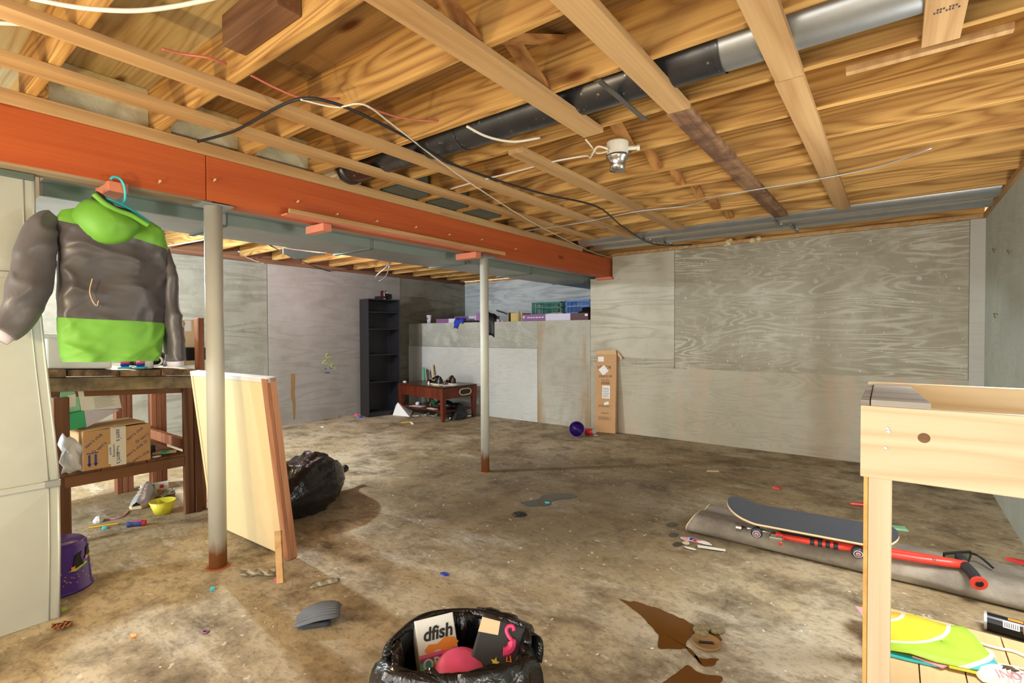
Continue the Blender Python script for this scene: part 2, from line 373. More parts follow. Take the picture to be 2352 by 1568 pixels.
def roll_mat():
    k = NT('felt underlay'); v = k.coord(); f = k.noise(v, 40, 5, .7); g = k.noise(v, 3, 5, .6)
    col = k.mix(f, (112, 104, 94), (142, 132, 118)); col = k.mix(k.ramp(g, [(.45, (0, 0, 0, 1)), (.7, (1, 1, 1, 1))]), col, (172, 162, 146))
    k.bump(f, .4, .01); return k.out(col, .8)
M['roll'] = roll_mat()
def fabric(name, c, rough=.55):
    k = NT(name); v = k.coord(); f = k.noise(v, 6, 3, .5, .3)
    k.bump(f, .35, .012)
    b = lin(c); return k.out(k.mix(k.noise(v, 3, 3), tuple(x*.86 for x in b[:3])+(1,), b), rough)
M['green'] = fabric('green shell fabric', (116, 180, 62)); M['greygarm'] = fabric('charcoal shell fabric', (84, 80, 82), .4); M['greysleeve'] = fabric('grey sleeve fabric', (104, 102, 106), .38)
def kite_mat():
    k = NT('printed kite fabric'); tc = k.n('ShaderNodeTexCoord'); ln = k.n('ShaderNodeVectorMath', operation='DISTANCE')
    k.l(tc.outputs['Object'], ln.inputs[0]); ln.inputs[1].default_value = (-.24, .19, 0)
    nd = k.ramp(ln.outputs['Value'], [(0, (230, 190, 70)), (.165, (226, 222, 214)), (.18, (222, 206, 52)), (.325, (226, 222, 214)), (.34, (172, 208, 60)), (.49, (226, 222, 214)), (.51, (80, 180, 186))])
    for n in k.t.nodes:
        if n.type == 'VALTORGB': n.color_ramp.interpolation = 'CONSTANT'
    return k.out(nd, .6)
M['kite'] = kite_mat()
def bands(name, stops, axis=2, scale=1.0):
    k = NT(name); tc = k.n('ShaderNodeTexCoord'); sp = k.n('ShaderNodeSeparateXYZ'); k.l(tc.outputs['Object'], sp.inputs[0])
    return k.out(k.ramp(k.math('MULTIPLY', sp.outputs[axis], scale), stops), .45)
M['cracker'] = bands('printed carton', [(0, (240, 180, 60)), (.12, (236, 90, 40)), (.34, (240, 110, 40)), (.40, (240, 220, 70)), (.47, (120, 210, 80)), (.53, (70, 170, 220)), (.58, (110, 80, 190)), (.64, (220, 90, 180)), (.70, (240, 238, 230)), (1, (240, 238, 230))], 2, 3.4)

# ------------------------------------------------------------------ setting: floor
struct(MB().box(-7.9, 1.2, -3.0, 8.4, -.1, 0).build('floor', M['floor']))

# walls
wb = srt('wall_back', (-1.4, 6.58, 0))
MB().box(-3.54, .69, 6.60, 6.95, 0, 2.19).box(-3.19, .69, 6.60, 6.95, 2.19, 2.49).build('concrete_core', M['back_low'], wb)
MB().box(-3.54, -2.305, 6.58, 6.62, .97, 2.19).box(-3.19, -2.305, 6.58, 6.62, 2.19, 2.488).build('form_panel', M['back_pillar'], wb)
MB().box(-3.54, -2.31, 6.578, 6.62, .90, 1.06).build('form_panel', M['back_dark'], wb, label='dark damp band of the concrete')
MB().box(-2.300, .575, 6.583, 6.62, .90, 2.488).build('form_panel', M['back_dark'], wb, label='weathered wood-grain patch of the concrete')
MB().box(-3.538, .58, 6.575, 6.62, 0, .935).build('form_panel', M['back_low'], wb)
MB().box(.58, .69, 6.57, 6.62, 0, 2.488).build('form_panel', M['back_strip'], wb)
MB().box(-3.19, .69, 6.56, 6.72, 2.49, 2.53).build('sill_plate', M['strip_y'], wb)
MB().box(-3.3, .69, 6.66, 6.7, 2.53, 2.765).build('rim_board', M['joist_x'], wb)
for (x, z, s) in [(-1.95, 2.28, .02), (-1.9, 2.3, .018), (-.7, 1.98, .03), (.2, 1.95, .03), (-.68, 1.35, .03)]:
    MB().lathe([(s, 0), (s*.8, .008), (s*.3, .003)], 9, rz((x, 6.58, z), pi/2, 'X')).build('form_tie', M['back_strip'], wb)
wr = srt('wall_right', (.69, 3, 0))
MB().box(.69, 1.0, -2.6, 6.95, 0, 2.488).build('concrete_core', M['wall_r'], wr)
MB().box(.67, .85, -2.6, 6.58, 2.49, 2.53).build('sill_plate', M['strip_y'], wr)
MB().box(.75, .8, -2.6, 6.58, 2.53, 2.765).build('rim_board', M['brown_y'], wr)
for (y, z) in [(5.9, 2.1), (5.2, 2.0), (5.8, 1.55)]:
    MB().tube([(.69, y, z), (.66, y-.02, z+.01), (.665, y-.07, z-.03)], .004, 5).build('form_tie', M['olive'], wr)
wl = srt('wall_left', (-7.5, 3, 0))
MB().box(-7.85, -7.52, -3, 8.4, 0, 2.47).build('concrete_core', M['wall_l'], wl)
MB().box(-7.54, -7.505, -3, 3.825, .02, 2.468).build('form_panel', M['wall_l'], wl)
MB().box(-7.54, -7.500, 3.835, 6.38, .0, 2.468).build('form_panel', M['wall_l2'], wl)
MB().box(-7.54, -7.504, 6.39, 8.2, .0, 2.468).build('form_panel', M['wall_l'], wl)
MB().box(-7.7, -7.48, -3, 8.2, 2.47, 2.53).build('sill_plate', M['brown_y'], wl)
MB().box(-7.62, -7.58, -3, 8.2, 2.53, 2.765).build('rim_board', M['brown_y'], wl)
def WL(px, py, dx=0): return yzp(px, py, -7.498+dx)
MB().prism([(p.y, p.z) for p in [WL(668, 858), WL(678, 858), WL(677, 905), WL(679, 925), WL(678, 962), WL(674, 964), WL(672, 925), WL(668, 912)]], -7.4995, -7.4982, Matrix(((0, 0, 1, 0), (1, 0, 0, 0), (0, 1, 0, 0), (0, 0, 0, 1)))).build('drip_stain', M['rust'], wl)
for pts, m in [([(752, 812), (748, 816), (752, 821), (760, 819)], 'lime'), ([(740, 834), (748, 826), (752, 835), (740, 834)], 'lime'), ([(756, 838), (764, 834), (760, 843), (770, 845)], 'lime'), ([(746, 845), (750, 848)], 'bluecloth'), ([(757, 844), (762, 846)], 'bluecloth'), ([(746, 855), (757, 856)], 'bluecloth')]:
    MB().tube([WL(x, y) for x, y in pts], .007, 5).build('crayon_mark', M[m], wl)
wg = srt('wall_ledge', (-5.5, 6.58, 0))
MB().box(-7.5, -3.545, 6.61, 8.2, 0, 1.60).build('concrete_core', M['ledge_up'], wg)
MB().box(-7.495, -4.48, 6.585, 6.62, 1.17, 1.60).build('form_panel', M['ledge_up'], wg)
MB().box(-7.495, -4.48, 6.575, 6.62, 0, 1.165).build('form_panel', M['ledge_low'], wg)
MB().box(-4.475, -3.545, 6.58, 6.62, 0, 1.60).build('form_panel', M['ledge_stain'], wg)
wa = srt('wall_alcove', (-5.5, 8.2, 0))
MB().box(-7.5, -3.3, 8.2, 8.4, 1.5, 2.49).build('concrete_core', M['alcove'], wa)
MB().box(-3.56, -3.3, 6.95, 8.2, 1.5, 2.19).build('return_wall', M['alcove'], wa)
MB().box(-7.5, -3.3, 8.18, 8.34, 2.49, 2.53).build('sill_plate', M['joist_x'], wa)

# ceiling: subfloor sheets, joists, furring strips, bridging
ce = srt('ceiling', (-3, 3, 2.53))
ys = [-3.0, -1.2, .2, 1.30, 2.5, 3.7, 4.9, 6.1, 7.3, 8.4]
for i in range(len(ys)-1):
    xs = [-7.8, -5.2, -2.45, .05, 1.0] if i % 2 else [-7.8, -6.3, -3.9, -1.25, 1.0]
    for a, b in zip(xs, xs[1:]):
        MB().box(a+.002, b-.002, ys[i]+.002, ys[i+1]-.002, 2.765, 2.785).build('plywood_sheet', M['ply' if (ys[i] < 1.2 and a < -1.5) else 'ply_dark'], ce)  # near-left sheets are paler, their brighter light put into the colour
JY = [-2.3, -1.83, -1.36, -.88, -.40, .09, .56, 1.07, 1.545, 2.02, 2.51, 2.985, 3.455, 3.93, 4.41, 4.90, 5.385, 5.84, 6.24]
for y in JY:
    MB().box(-3.36, .76, y-.04, y, 2.53, 2.765).build('joist', M['joist_x'], ce, bevel=.004)
for y in JY + [6.75, 7.22, 7.69, 8.12]:
    MB().box(-7.56, -3.22 if y < 6.3 else -3.3, y+.003, y+.043, 2.53, 2.765).build('joist', M['joist_x'], ce, bevel=.004)
def strip(x0, x1, y0, y1, m='strip_y', z0=2.498, sk=0):
    MB().prism([(x0, y0), (x1, y0), (x1+sk, y1), (x0+sk, y1)], z0, 2.529).build('furring_strip', M[m], ce, bevel=.002)
strip(-2.885, -2.775, -2.6, 5.30); strip(-2.455, -2.35, -2.6, 5.47); strip(-1.385, -1.265, -1.5, 2.50)
strip(-.905, -.795, -1.5, 2.49); strip(-.915, -.80, 2.495, 5.36, 'strip_dirty')
strip(-.42, -.312, -1.5, 2.465); strip(-.425, -.315, 2.47, 5.38); strip(-1.885, -1.775, 2.46, 5.34); strip(.075, .188, -1.2, 2.51)
MB().box(-.17, .34, 2.565, 2.60, 2.505, 2.53).build('furring_strip', M['strip_y'], ce)
st_ = MB()
for i in range(9):
    for j in range(2):
        if (i+j) % 4: st_.box(.10+.008*i, .105+.008*i, 2.24+.018*j, 2.25+.018*j, 2.4965, 2.4982)
st_.build('grade_stamp', M['ink'], ce)
pairs = [(1.07, 1.505), (1.545, 1.98), (2.51, 2.945), (2.985, 3.415), (3.455, 3.89), (3.93, 4.37), (4.41, 4.86), (4.90, 5.345), (.56, 1.03)]
for a, b in pairs:
    for x, up_ in ((-1.31, 0), (-1.22, 1)):
        p, q = (Vector((x, a, 2.745)), Vector((x, b, 2.55)))
        if up_: p, q = Vector((x, a, 2.55)), Vector((x, b, 2.745))
        d = q-p; ln = d.length
        MB().box(0, ln, -.034, .034, -.01, .01, frame(p, d, (1, 0, 0))).build('bridging', M['bridge'], ce)
MB().box(-2.17, -1.74, .935, 1.028, 2.575, 2.70).build('nailed_block', M['oldblock'], ce, bevel=.004)
for a, b in [(.56, 1.03), (1.07, 1.505), (1.545, 1.98)]:
    MB().box(-3.33, -3.29, a+.02, b-.002, 2.57 if a > .6 else 2.535, 2.763).build('blocking_board', M['plywhite'], ce)
for a, b in [(2.51, 2.945), (2.985, 3.415), (3.455, 3.89)]:
    MB().box(-3.34, -3.05, a+.06, b-.05, 2.535, 2.76).build('register_boot', M['galv_dk'], ce)
for x in (-1.62, -1.32):
    s = MB()
    for k in range(7): s.lathe([(0, 0), (.028, .006), (.034, .03), (.02, .055), (0, .06)], 7, Matrix.Translation((x+random.uniform(-.05, .05), 6.60+random.uniform(-.03, .03), 2.50+random.uniform(-.03, .01))))
    s.build('foam_lump', M['foam'], ce, smooth=True)

# ------------------------------------------------------------------ beam and columns
bm_ = thing('beam', 'long red stained wooden main beam under the joists', 'beam', (-3.29, 2, 2.2))
MB().box(-3.36, -3.22, -2.9, 1.287, 2.2, 2.46).build('timber', M['redpaint'], bm_, bevel=.003)
MB().box(-3.36, -3.22, 1.291, 6.93, 2.2, 2.46).build('timber', M['redpaint'], bm_, bevel=.003)
MB().box(-3.355, -3.222, -2.9, 1.32, 2.188, 2.1995).build('underside_ply', M['rawbeam'], bm_)
MB().box(-3.375, -3.205, -2.9, 3.2, 2.461, 2.529).build('top_plate', M['strip_y'], bm_, bevel=.003)
MB().box(-3.375, -3.205, 3.203, 5.75, 2.461, 2.529).build('top_plate', M['strip_y'], bm_, bevel=.003)
MB().box(-3.42, -3.17, 6.50, 6.72, 2.165, 2.199).build('shim', M['redblock'], bm_)
for y, z in [(1.05, 2.245), (1.33, 2.32), (1.85, 2.30), (2.15, 2.27), (2.5, 2.28), (2.9, 2.30), (3.3, 2.30), (3.75, 2.32), (4.3, 2.3)]:
    MB().tube([(-3.22, y, z), (-3.195, y-.004, z+.003)], .0035, 6).tube([(-3.195, y-.004, z+.003), (-3.19, y-.004, z+.003)], .007, 6).build('nail', M['foam'], bm_)
sh = thing('beam_rack', 'narrow red board rack on two blocks nailed under the beam', 'rack', (-3.25, 2.7, 2.12))
MB().box(-3.40, -3.175, 2.02, 2.085, 2.135, 2.187).build('block', M['redblock'], sh, bevel=.003)
MB().box(-3.43, -3.17, 3.62, 3.70, 2.13, 2.187).build('block', M['redblock'], sh, bevel=.003)
MB().box(-3.215, -3.145, 1.74, 3.70, 2.189, 2.199).build('shelf_board', M['redblock'], sh)
MB().box(-3.165, -3.145, 1.76, 4.05, 2.2, 2.232).build('front_lip', M['strip_y'], sh)
cb = MB().box(-3.40, -3.18, .815, .90, 2.145, 2.197).build('hook_block', M['redblock'], None, bevel=.004)
tag(cb, 'short red wood block under the beam holding the jacket hanger', 'block')
for x, y, r, lab, lo in ((-3.27, 1.345, .049, 'thick steel support column with rusty foot beside the leaning board', 0), (-3.315, 3.915, .043, 'thin steel support column in the middle of the floor', 0)):
    t = thing('support_column', lab, 'column', (x, y, 0), None)
    MB().lathe([(r, 0.004), (r, 2.18)], 28, Matrix.Translation((x, y, 0))).build('pole', M['column'], t, smooth=True)
    MB().box(x-.065, x+.065, y-.09, y+.09, 2.178, 2.188 if y < 2 else 2.199).build('cap_plate', M['galv'], t)
    MB().lathe([(r+.02, 0), (r+.012, .006)], 20, Matrix.Translation((x, y, 0))).build('base_plate', M['copper'], t)

# ------------------------------------------------------------------ ducts
dt = thing('trunk_duct', 'long grey sheet metal trunk duct running beside the beam', 'duct', (-3.8, 3, 2.15))
ysec = [.63, 1.55, 2.75, 3.95, 5.15, 6.5, 8.1]
for a, b in zip(ysec, ysec[1:]):
    x0, x1, z0 = -4.13, -3.61, 2.15
    v = [(x0, a, z0), (x1, a, z0), (x1, b, z0), (x0, b, z0), ((x0+x1)/2, (a+b)/2, z0-.014), (x0, a, 2.5), (x1, a, 2.5), (x1, b, 2.5), (x0, b, 2.5)]
    MB().add(v, [(0, 4, 1), (1, 4, 2), (2, 4, 3), (3, 4, 0), (0, 1, 6, 5), (1, 2, 7, 6), (2, 3, 8, 7), (3, 0, 5, 8), (5, 6, 7, 8)]).build('duct_section', M['galv2'], dt)
    MB().box(x0-.012, x1+.012, b-.018, b+.018, z0-.012, z0-.001).build('drive_cleat', M['galv_dk'], dt)
    MB().box(-3.609, -3.595, a+.02, b-.02, 2.152, 2.222).build('side_flange', M['galv_mid'], dt)
MB().box(-3.593, -3.385, .63, 8.1, 2.222, 2.45).build('upper_section', M['galv2'], dt)
MB().grid([[(-4.14, 2.25+.1*i, 2.14-.015*j-.012*sin(i*1.3)*j) for j in range(4)] for i in range(5)]).build('foil_flap', M['galv'], dt, solid=.002)

pl = thing('plenum', 'tall pale sheet metal furnace plenum at the left edge', 'duct', (-3.5, 0, 0))
prof = [(.616, 0), (.624, .35), (.626, .69), (.612, .93), (.588, 1.25), (.566, 1.6), (.557, 1.80), (.557, 2.186)]
def yz(z):
    for (a, z0), (b, z1) in zip(prof, prof[1:]):
        if z0 <= z <= z1: return a+(b-a)*(z-z0)/(z1-z0)
    return .557
def slab(z0, z1):
    zs = [z0]+[z for _, z in prof if z0 < z < z1]+[z1]
    s = MB(); n = len(zs)
    front = [(-3.32, yz(z), z) for z in zs]; mid = [(-3.318, -.2, z0), (-3.318, -.2, z1)]
    cen = (-3.305, (yz((z0+z1)/2)-.2)/2-.02, (z0+z1)/2)
    per = front + [mid[1], mid[0]]
    s.add(per+[cen], [(i, (i+1) % len(per), len(per)) for i in range(len(per))])
    back = [(-4.05, yz(z)-.36, z) for z in zs]
    s.add(front+back, [(i, i+1, n+i+1, n+i) for i in range(n-1)])
    s.add([(-3.318, -.2, z0), (-3.318, -.2, z1), (-4.05, -.2, z1), (-4.05, -.2, z0)], [(0, 1, 2, 3)])
    s.build('sheet_panel', M['plenum'], pl)
    return front
for z0, z1 in ((.004, .67), (.69, 1.69), (1.705, 2.186)):
    fr = slab(z0, z1)
    MB().tube([(p[0]+.004, p[1]+.002, p[2]) for p in fr], .006, 6).build('corner_seam', M['plenum'], pl, smooth=True)
    MB().tube([(p[0]+.003, p[1]-.035, p[2]) for p in fr], .003, 6).build('corner_seam', M['plenum'], pl, smooth=True)
for z in (.68, 1.697):
    MB().box(-3.325, -3.302, -.2, yz(z)-.002, z-.014, z+.014).build('cleat', M['plenum'], pl, bevel=.003)
    MB().box(-3.33, -3.298, yz(z)-.055, yz(z)+.008, z-.016, z+.016).build('cleat_end', M['galv2'], pl, bevel=.003)
MB().box(-3.335, -3.30, -.2, .56, 2.155, 2.186).build('cleat', M['galv_dk'], pl, bevel=.004)

rp = thing('round_duct', 'round black duct turning galvanised between the near joists', 'duct', (-1.5, 2.25, 2.6))
def ring(x): return [(x, 2.25, 2.625)]
def seg(x0, x1, r, m, nm='duct_section', y=2.25, z=2.625, par=rp):
    MB().tube([(x0, y, z), (x1, y, z)], r, 26, caps=False).build(nm, M[m], par, smooth=True)
seg(-3.14, -2.05, .108, 'blackpipe'); seg(-2.07, -.58, .112, 'blackpipe'); seg(-.6, .68, .109, 'galv')
for x in (-2.06, -.59): seg(x-.012, x+.012, .115, 'blackpipe', 'joint_ring')
MB().lathe([(.115, 0), (.12, .05), (.10, .10), (.04, .12), (0, .12)], 18, rz((-3.14, 2.25, 2.625), -pi/2, 'Y')).build('elbow_cap', M['blackpipe'], rp, smooth=True)
for x in (-1.03, -2.43):
    MB().box(x-.012, x+.012, 1.99, 2.51, 2.505, 2.512).box(x-.012, x+.012, 2.508, 2.513, 2.512, 2.56).build('hanger_strap', M['strap'], rp)
    MB().lathe([(.012, 0), (.01, .006), (0, .007)], 10, rz((x, 2.506, 2.54), pi/2, 'X')).build('screw_head', M['silver'], rp)
for i, y in enumerate((5.615, 6.02)):
    t = thing('far_duct', ('galvanised duct between far joists, nearer of the two', 'galvanised duct between far joists, closer to the back wall')[i], 'duct', (-1.3, y, 2.5))
    seg(-3.15, -1.35, .105, 'galv', y=y, z=2.60, par=t); seg(-1.35, .68, .106, 'galv', y=y, z=2.60, par=t)
    seg(-1.37, -1.34, .109, 'galv', 'joint_ring', y, 2.60, t)
    for x in (-.93+.09*i, -2.32+.1*i):
        MB().box(x-.012, x+.012, y-.27, y+.23, 2.484, 2.490).box(x-.012, x+.012, y+.19, y+.2, 2.49, 2.55).build('hanger_strap', M['strap'], t)
        MB().lathe([(.013, 0), (.01, .006), (0, .007)], 10, rz((x, y+.19, 2.52), pi/2, 'X')).build('screw_head', M['silver'], t)

# light fixture box hanging under the joists
fx = thing('ceiling_fixture', 'beige round electrical box with metal collar hanging from a joist', 'light fixture', (-1.31, 2.77, 2.36))
Tf = Matrix.Translation((-1.31, 2.77, 2.37))
MB().lathe([(.062, .085), (.064, .165), (.05, .172), (0, .172)], 22, Tf).build('housing', M['fixture'], fx, smooth=False, bevel=.004)
MB().lathe([(.046, 0), (.044, .03), (.052, .062), (.068, .075), (.068, .088), (.05, .09)], 22, Tf).build('metal_collar', M['chrome'], fx, smooth=True)
MB().lathe([(.044, .003), (0, .012)], 22, Tf).build('socket', M['silver'], fx)
MB().tube([(-1.26, 2.80, 2.50), (-1.21, 2.83, 2.50)], [.014, .011], 10).tube([(-1.215, 2.828, 2.50), (-1.20, 2.836, 2.50)], .016, 8).build('connector', M['fixture'], fx)
MB().box(-1.32, -1.30, 2.78, 2.945, 2.52, 2.545).build('bracket', M['strap'], fx)
# bulb behind the jacket
bl = thing('bare_bulb', 'bare white bulb in a porcelain holder under the joists behind the jacket', 'light bulb', (-5.73, 1.62, 2.3))
MB().lathe([(.06, .23), (.055, .17), (.03, .14), (0, .14)], 16, Matrix.Translation((-5.73, 1.62, 2.3))).build('holder', M['white'], bl, smooth=True)
kk = NT('lit bulb'); kk.b.inputs['Emission Color'].default_value = (1, 1, 1, 1); kk.b.inputs['Emission Strength'].default_value = 6; M['bulb'] = kk.out((240, 240, 240), .4)
MB().lathe([(.015, .145), (.02, .12), (.03, .10), (.0, .095)], 14, Matrix.Translation((-5.73, 1.62, 2.3))).build('bulb', M['bulb'], bl, smooth=True)

# ------------------------------------------------------------------ cables under the joists
def cable(name, label, pts, r, m, cat='cable', n=6, parent=None):
    o = MB().tube(smooth_path(pts, n), r, 7).build(name, M[m], parent, smooth=True)
    return tag(o, label, cat) if parent is None else o
zc = 2.515
def U(px, py, z=zc): return FP(px, py, z)
cable('black_cable', 'black cable stapled across the joists toward the back wall', [U(455, 325, 2.485), U(540, 300, 2.485), U(640, 245, 2.485), U(700, 226, 2.49), U(760, 235, 2.485), U(830, 262, 2.485), U(940, 318, 2.485), U(1060, 385, 2.485), U(1240, 443, 2.485), U(1370, 474, 2.485), U(1430, 520, 2.485), U(1500, 560, 2.485), U(1590, 562, 2.485)], .0075, 'wire_k')
cable('white_cable', 'thin white cable crossing the strips beside the black cable', [U(690, 228, 2.485), U(770, 246, 2.48), U(835, 240, 2.48), U(900, 285, 2.48), U(1010, 370, 2.48), U(1110, 440, 2.48), U(1250, 525, 2.48), U(1390, 588, 2.49), U(1500, 588, 2.49), U(1580, 566, 2.495)], .0045, 'wire_w')
cable('red_cable', 'faded red and white wire sagging from a joist hole', [U(845, 246, 2.515), U(900, 265, 2.54), U(960, 276, 2.56), U(1016, 278, 2.58)], .005, 'wire_r')
cable('red_cable', 'red wire running from a strip to a near joist at upper left', [U(372, 112, 2.54), U(420, 124, 2.55), U(480, 133, 2.55), U(520, 147, 2.56)], .005, 'wire_r')
cable('pink_cable', 'pinkish wire dipping past the first plywood bay', [U(575, 172, 2.54), U(640, 205, 2.53), U(700, 226, 2.52), U(780, 226, 2.56)], .005, 'wire_r')
cable('white_cable', 'cream cable bowing below the black duct into a joist hole', [U(1072, 290, 2.50), U(1120, 314, 2.48), U(1180, 325, 2.49), U(1240, 316, 2.53)], .007, 'wire_w')
cable('white_cable', 'cream cable looping from the fixture along the joists', [U(1035, 434, 2.53), U(1100, 415, 2.52), U(1180, 395, 2.535), U(1270, 371, 2.52), U(1345, 358, 2.52), U(1356, 362, 2.48), U(1372, 337, 2.50), U(1396, 342, 2.48)], .006, 'wire_w')
cable('white_cable', 'short cream wire rising from the fixture to a strip end', [U(1345, 320, 2.52), U(1366, 345, 2.50), U(1374, 352, 2.48), U(1396, 348, 2.47)], .005, 'wire_w')
cable('silver_cable', 'thin bright wire stapled along the middle joists', [U(1200, 531, 2.49), U(1330, 512, 2.49), U(1460, 486, 2.49), U(1580, 472, 2.49), U(1640, 452, 2.49), U(1720, 438, 2.49), U(1980, 392, 2.49), U(2140, 340, 2.49)], .0045, 'silver')
cable('white_cable', 'thick white cable sagging across the top left corner', [U(70, -4, 2.50), U(180, 17, 2.48), U(300, 25, 2.47), U(400, 15, 2.48), U(500, -6, 2.50)], .0075, 'wire_w')
cable('white_cable', 'white cable end slipping behind the strip at far left', [U(-30, 52, 2.52), U(40, 55, 2.525), U(110, 62, 2.535)], .0075, 'wire_w')
cable('white_cable', 'white cable on the left joists between jacket and column', [U(330, 572, 2.50), U(395, 563, 2.50), U(475, 549, 2.50), U(560, 530, 2.51)], .007, 'wire_w')
cable('black_cable', 'black cable running along the top of the left wall', [U(618, 562, 2.40), U(700, 603, 2.43), U(780, 628, 2.46), U(900, 648, 2.49), U(1010, 655, 2.49), U(1066, 652, 2.50)], .008, 'wire_k')
cable('white_cable', 'pale wire stapled under the left joists by the trunk', [U(625, 566, 2.42), U(690, 574, 2.50), U(760, 580, 2.51), U(830, 575, 2.52)], .006, 'wire_w')
cable('cream_cable', 'cream wire hanging to the left wall above the panel seam', [U(548, 577, 2.51), U(565, 590, 2.50), U(590, 600, 2.48), U(605, 604, 2.47)], .007, 'wire_w')
cable('grey_cable_loop', 'grey cable loop drooping from the left joists above the bookcase', [U(900, 600, 2.50), U(885, 615, 2.40), U(864, 634, 2.28), U(870, 645, 2.22), U(886, 634, 2.28), U(894, 612, 2.40), U(892, 600, 2.5)], .009, 'galv')

# ------------------------------------------------------------------ workbench, left
bench = thing('workbench', 'rough weathered wooden workbench with lower shelf behind the plenum', 'workbench', (-4.9, 1.2, 0))
def tl(y): return 1.189-.049*(y-.785)/.88
def tilted(x0, x1, y0, y1, d0, d1):
    s = MB(); v = []
    for x in (x0, x1):
        for y, d in ((y0, d0), (y1, d0), (y1, d1), (y0, d1)): v.append((x, y, tl(y)+d))
    return s.add(v, [(0, 1, 2, 3), (7, 6, 5, 4), (0, 4, 5, 1), (1, 5, 6, 2), (2, 6, 7, 3), (3, 7, 4, 0)])
ed = [.775, .884, 1.175, 1.432, 1.668]
for i in range(4):
    tilted(-5.62, -4.40+random.uniform(-.01, .015), ed[i]+.003, ed[i+1]-.003, -.052+.004*(i % 2), 0-.004*(i % 3)).build('top_plank', M['weather_x'], bench, bevel=.005)
tilted(-4.455, -4.415, .775, 1.65, -.150, -.057).build('front_rail', M['weather_y'], bench, bevel=.004)
tilted(-4.50, -4.458, .78, 1.64, -.19, -.057).build('apron', M['brown_y'], bench)
for y0, y1 in ((.82, .90), (1.585, 1.65)):
    MB().box(-4.46, -4.418, y0, y1, .001, .995).build('leg', M['brown_z'], bench, bevel=.003)
MB().box(-4.44, -4.40, 1.655, 1.70, .001, 1.0).build('leg', M['brown_z'], bench, bevel=.003)
MB().box(-4.52, -4.435, 1.703, 1.745, .001, 1.545).build('upright', M['redwood_z'], bench, bevel=.003)
for ox, oy in ((-5.50, 1.69), (-5.52, 1.43)):
    for k in range(3):
        MB().box(ox-.045, ox+.045, oy+k*.041, oy+.039+k*.041, .001 if k < 3 else 0, 1.10).build('leg', M['redwood_z'], bench, bevel=.003)
MB().box(-4.455, -4.415, .868, 1.583, .385, .462).build('shelf_rail', M['brown_y'], bench, bevel=.004)
MB().box(-5.50, -4.462, 1.60, 1.64, .50, .58).build('side_rail', M['redwood_z'], bench, bevel=.003)
MB().box(-5.5, -4.41, .84, 1.05, .464, .484).build('shelf_plank', M['brown_x'], bench, bevel=.003)
MB().box(-5.5, -4.41, 1.06, 1.33, .464, .484).build('shelf_plank', M['brown_x'], bench, bevel=.003)
MB().box(-5.5, -4.41, 1.335, 1.598, .464, .484).build('shelf_plank', M['brown_x'], bench, bevel=.003)

# on the lower shelf
cbx = thing('cardboard_box', 'taped brown cardboard box with blue printing on the bench shelf', 'box', (-4.55, 1.15, .485))
Mb = frame((-4.375, .955, .486), (-.05, 1, 0), (0, 0, 1))     # local x along the front, y up, z toward the room
MB().box(0, .40, 0, .268, -.34, 0, Mb).build('carton', M['cardboard'], cbx, bevel=.006)
MB().box(.02, .38, .266, .272, -.33, -.01, Mb @ Matrix.Rotation(radians(2.5), 4, 'Z')).build('flap', M['cardboard2'], cbx)
MB().box(.155, .245, .0, .27, .0005, .002, Mb).box(.155, .245, .268, .2735, -.3, .002, Mb).build('tape', M['tape'], cbx)
MB().box(.14, .23, .02, .16, .0021, .0028, Mb).build('tape', M['tape'], cbx)
for x in (.035, .07): MB().box(x-.006, x+.006, .03, .105, .0008, .0016, Mb).prism([(x-.013, .045), (x, .022), (x+.013, .045)], .0008, .0016, Mb).build('printed_arrow', M['blueink'], cbx)
MB().box(.02, .085, .112, .118, .0008, .0016, Mb).build('printed_line', M['blueink'], cbx)
for x, y, s, a in [(.06, .20, "sam's club", .7), (.30, .21, "sam's club", .65), (.31, .10, "sam's club O", .6), (.32, .03, "O sam's club", .5), (.09, .145, "O sam's", .7), (.345, .17, "O sam's", .6)]:
    text(s, .030, Mb @ Matrix.Translation((x, y, .001)) @ Matrix.Rotation(a, 4, 'Z'), M['blueink'], cbx)
text("sam's", .04, Mb @ Matrix.Translation((.2, .215, .0032)) @ Matrix.Rotation(-pi/2, 4, 'Z'), M['blueink'], cbx)
text("sam's", .04, Mb @ Matrix.Translation((.2, .055, .0032)) @ Matrix.Rotation(-pi/2, 4, 'Z'), M['blueink'], cbx)
text("Report\nsomething\nspecial", .021, Mb @ Matrix.Translation((.175, .11, .0034)) @ Matrix.Rotation(-pi/2, 4, 'Z'), M['blueink'], cbx)
wp = MB()
wp.grid([[(-4.40+.02*sin(j*1.7+i), .845+.022*j+.012*sin(i*2.1), .49+(.27-.018*j)*i/7+.012*sin(j*2+i*1.3)) for j in range(7)] for i in range(8)])
tag(wp.build('plastic_bag', M['whitefilm'], None, smooth=True, solid=.003), 'crumpled white plastic bag left of the cardboard box on the shelf', 'bag')
sb = thing('shoe_box', 'white and green open shoe box tilted on the cardboard box', 'box', (-4.55, 1.05, .77))
Ms = frame((-4.42, .865, .765), (-.18, 1, .10), (0, -.1, 1))
MB().box(0, .13, 0, .115, -.22, 0, Ms).build('open_end', M['boxgreen'], sb, bevel=.003)
MB().prism([(.132, -.005), (.335, .065), (.335, .075), (.132, .115)], -.22, -.004, Ms).build('body', M['lavender'], sb)
MB().prism([(.12, .115), (.36, .078), (.352, .225), (.118, .255)], -.05, -.012, Ms).build('lid', M['paper'], sb)
MB().prism([(.0, .118), (.118, .118), (.118, .255), (.03, .265)], -.055, -.02, Ms).build('lid_end', M['mint'], sb)
MB().prism([(.05, .15), (.095, .152), (.105, .235), (.06, .235)], -.019, -.017, Ms).build('label_sticker', M['white'], sb)
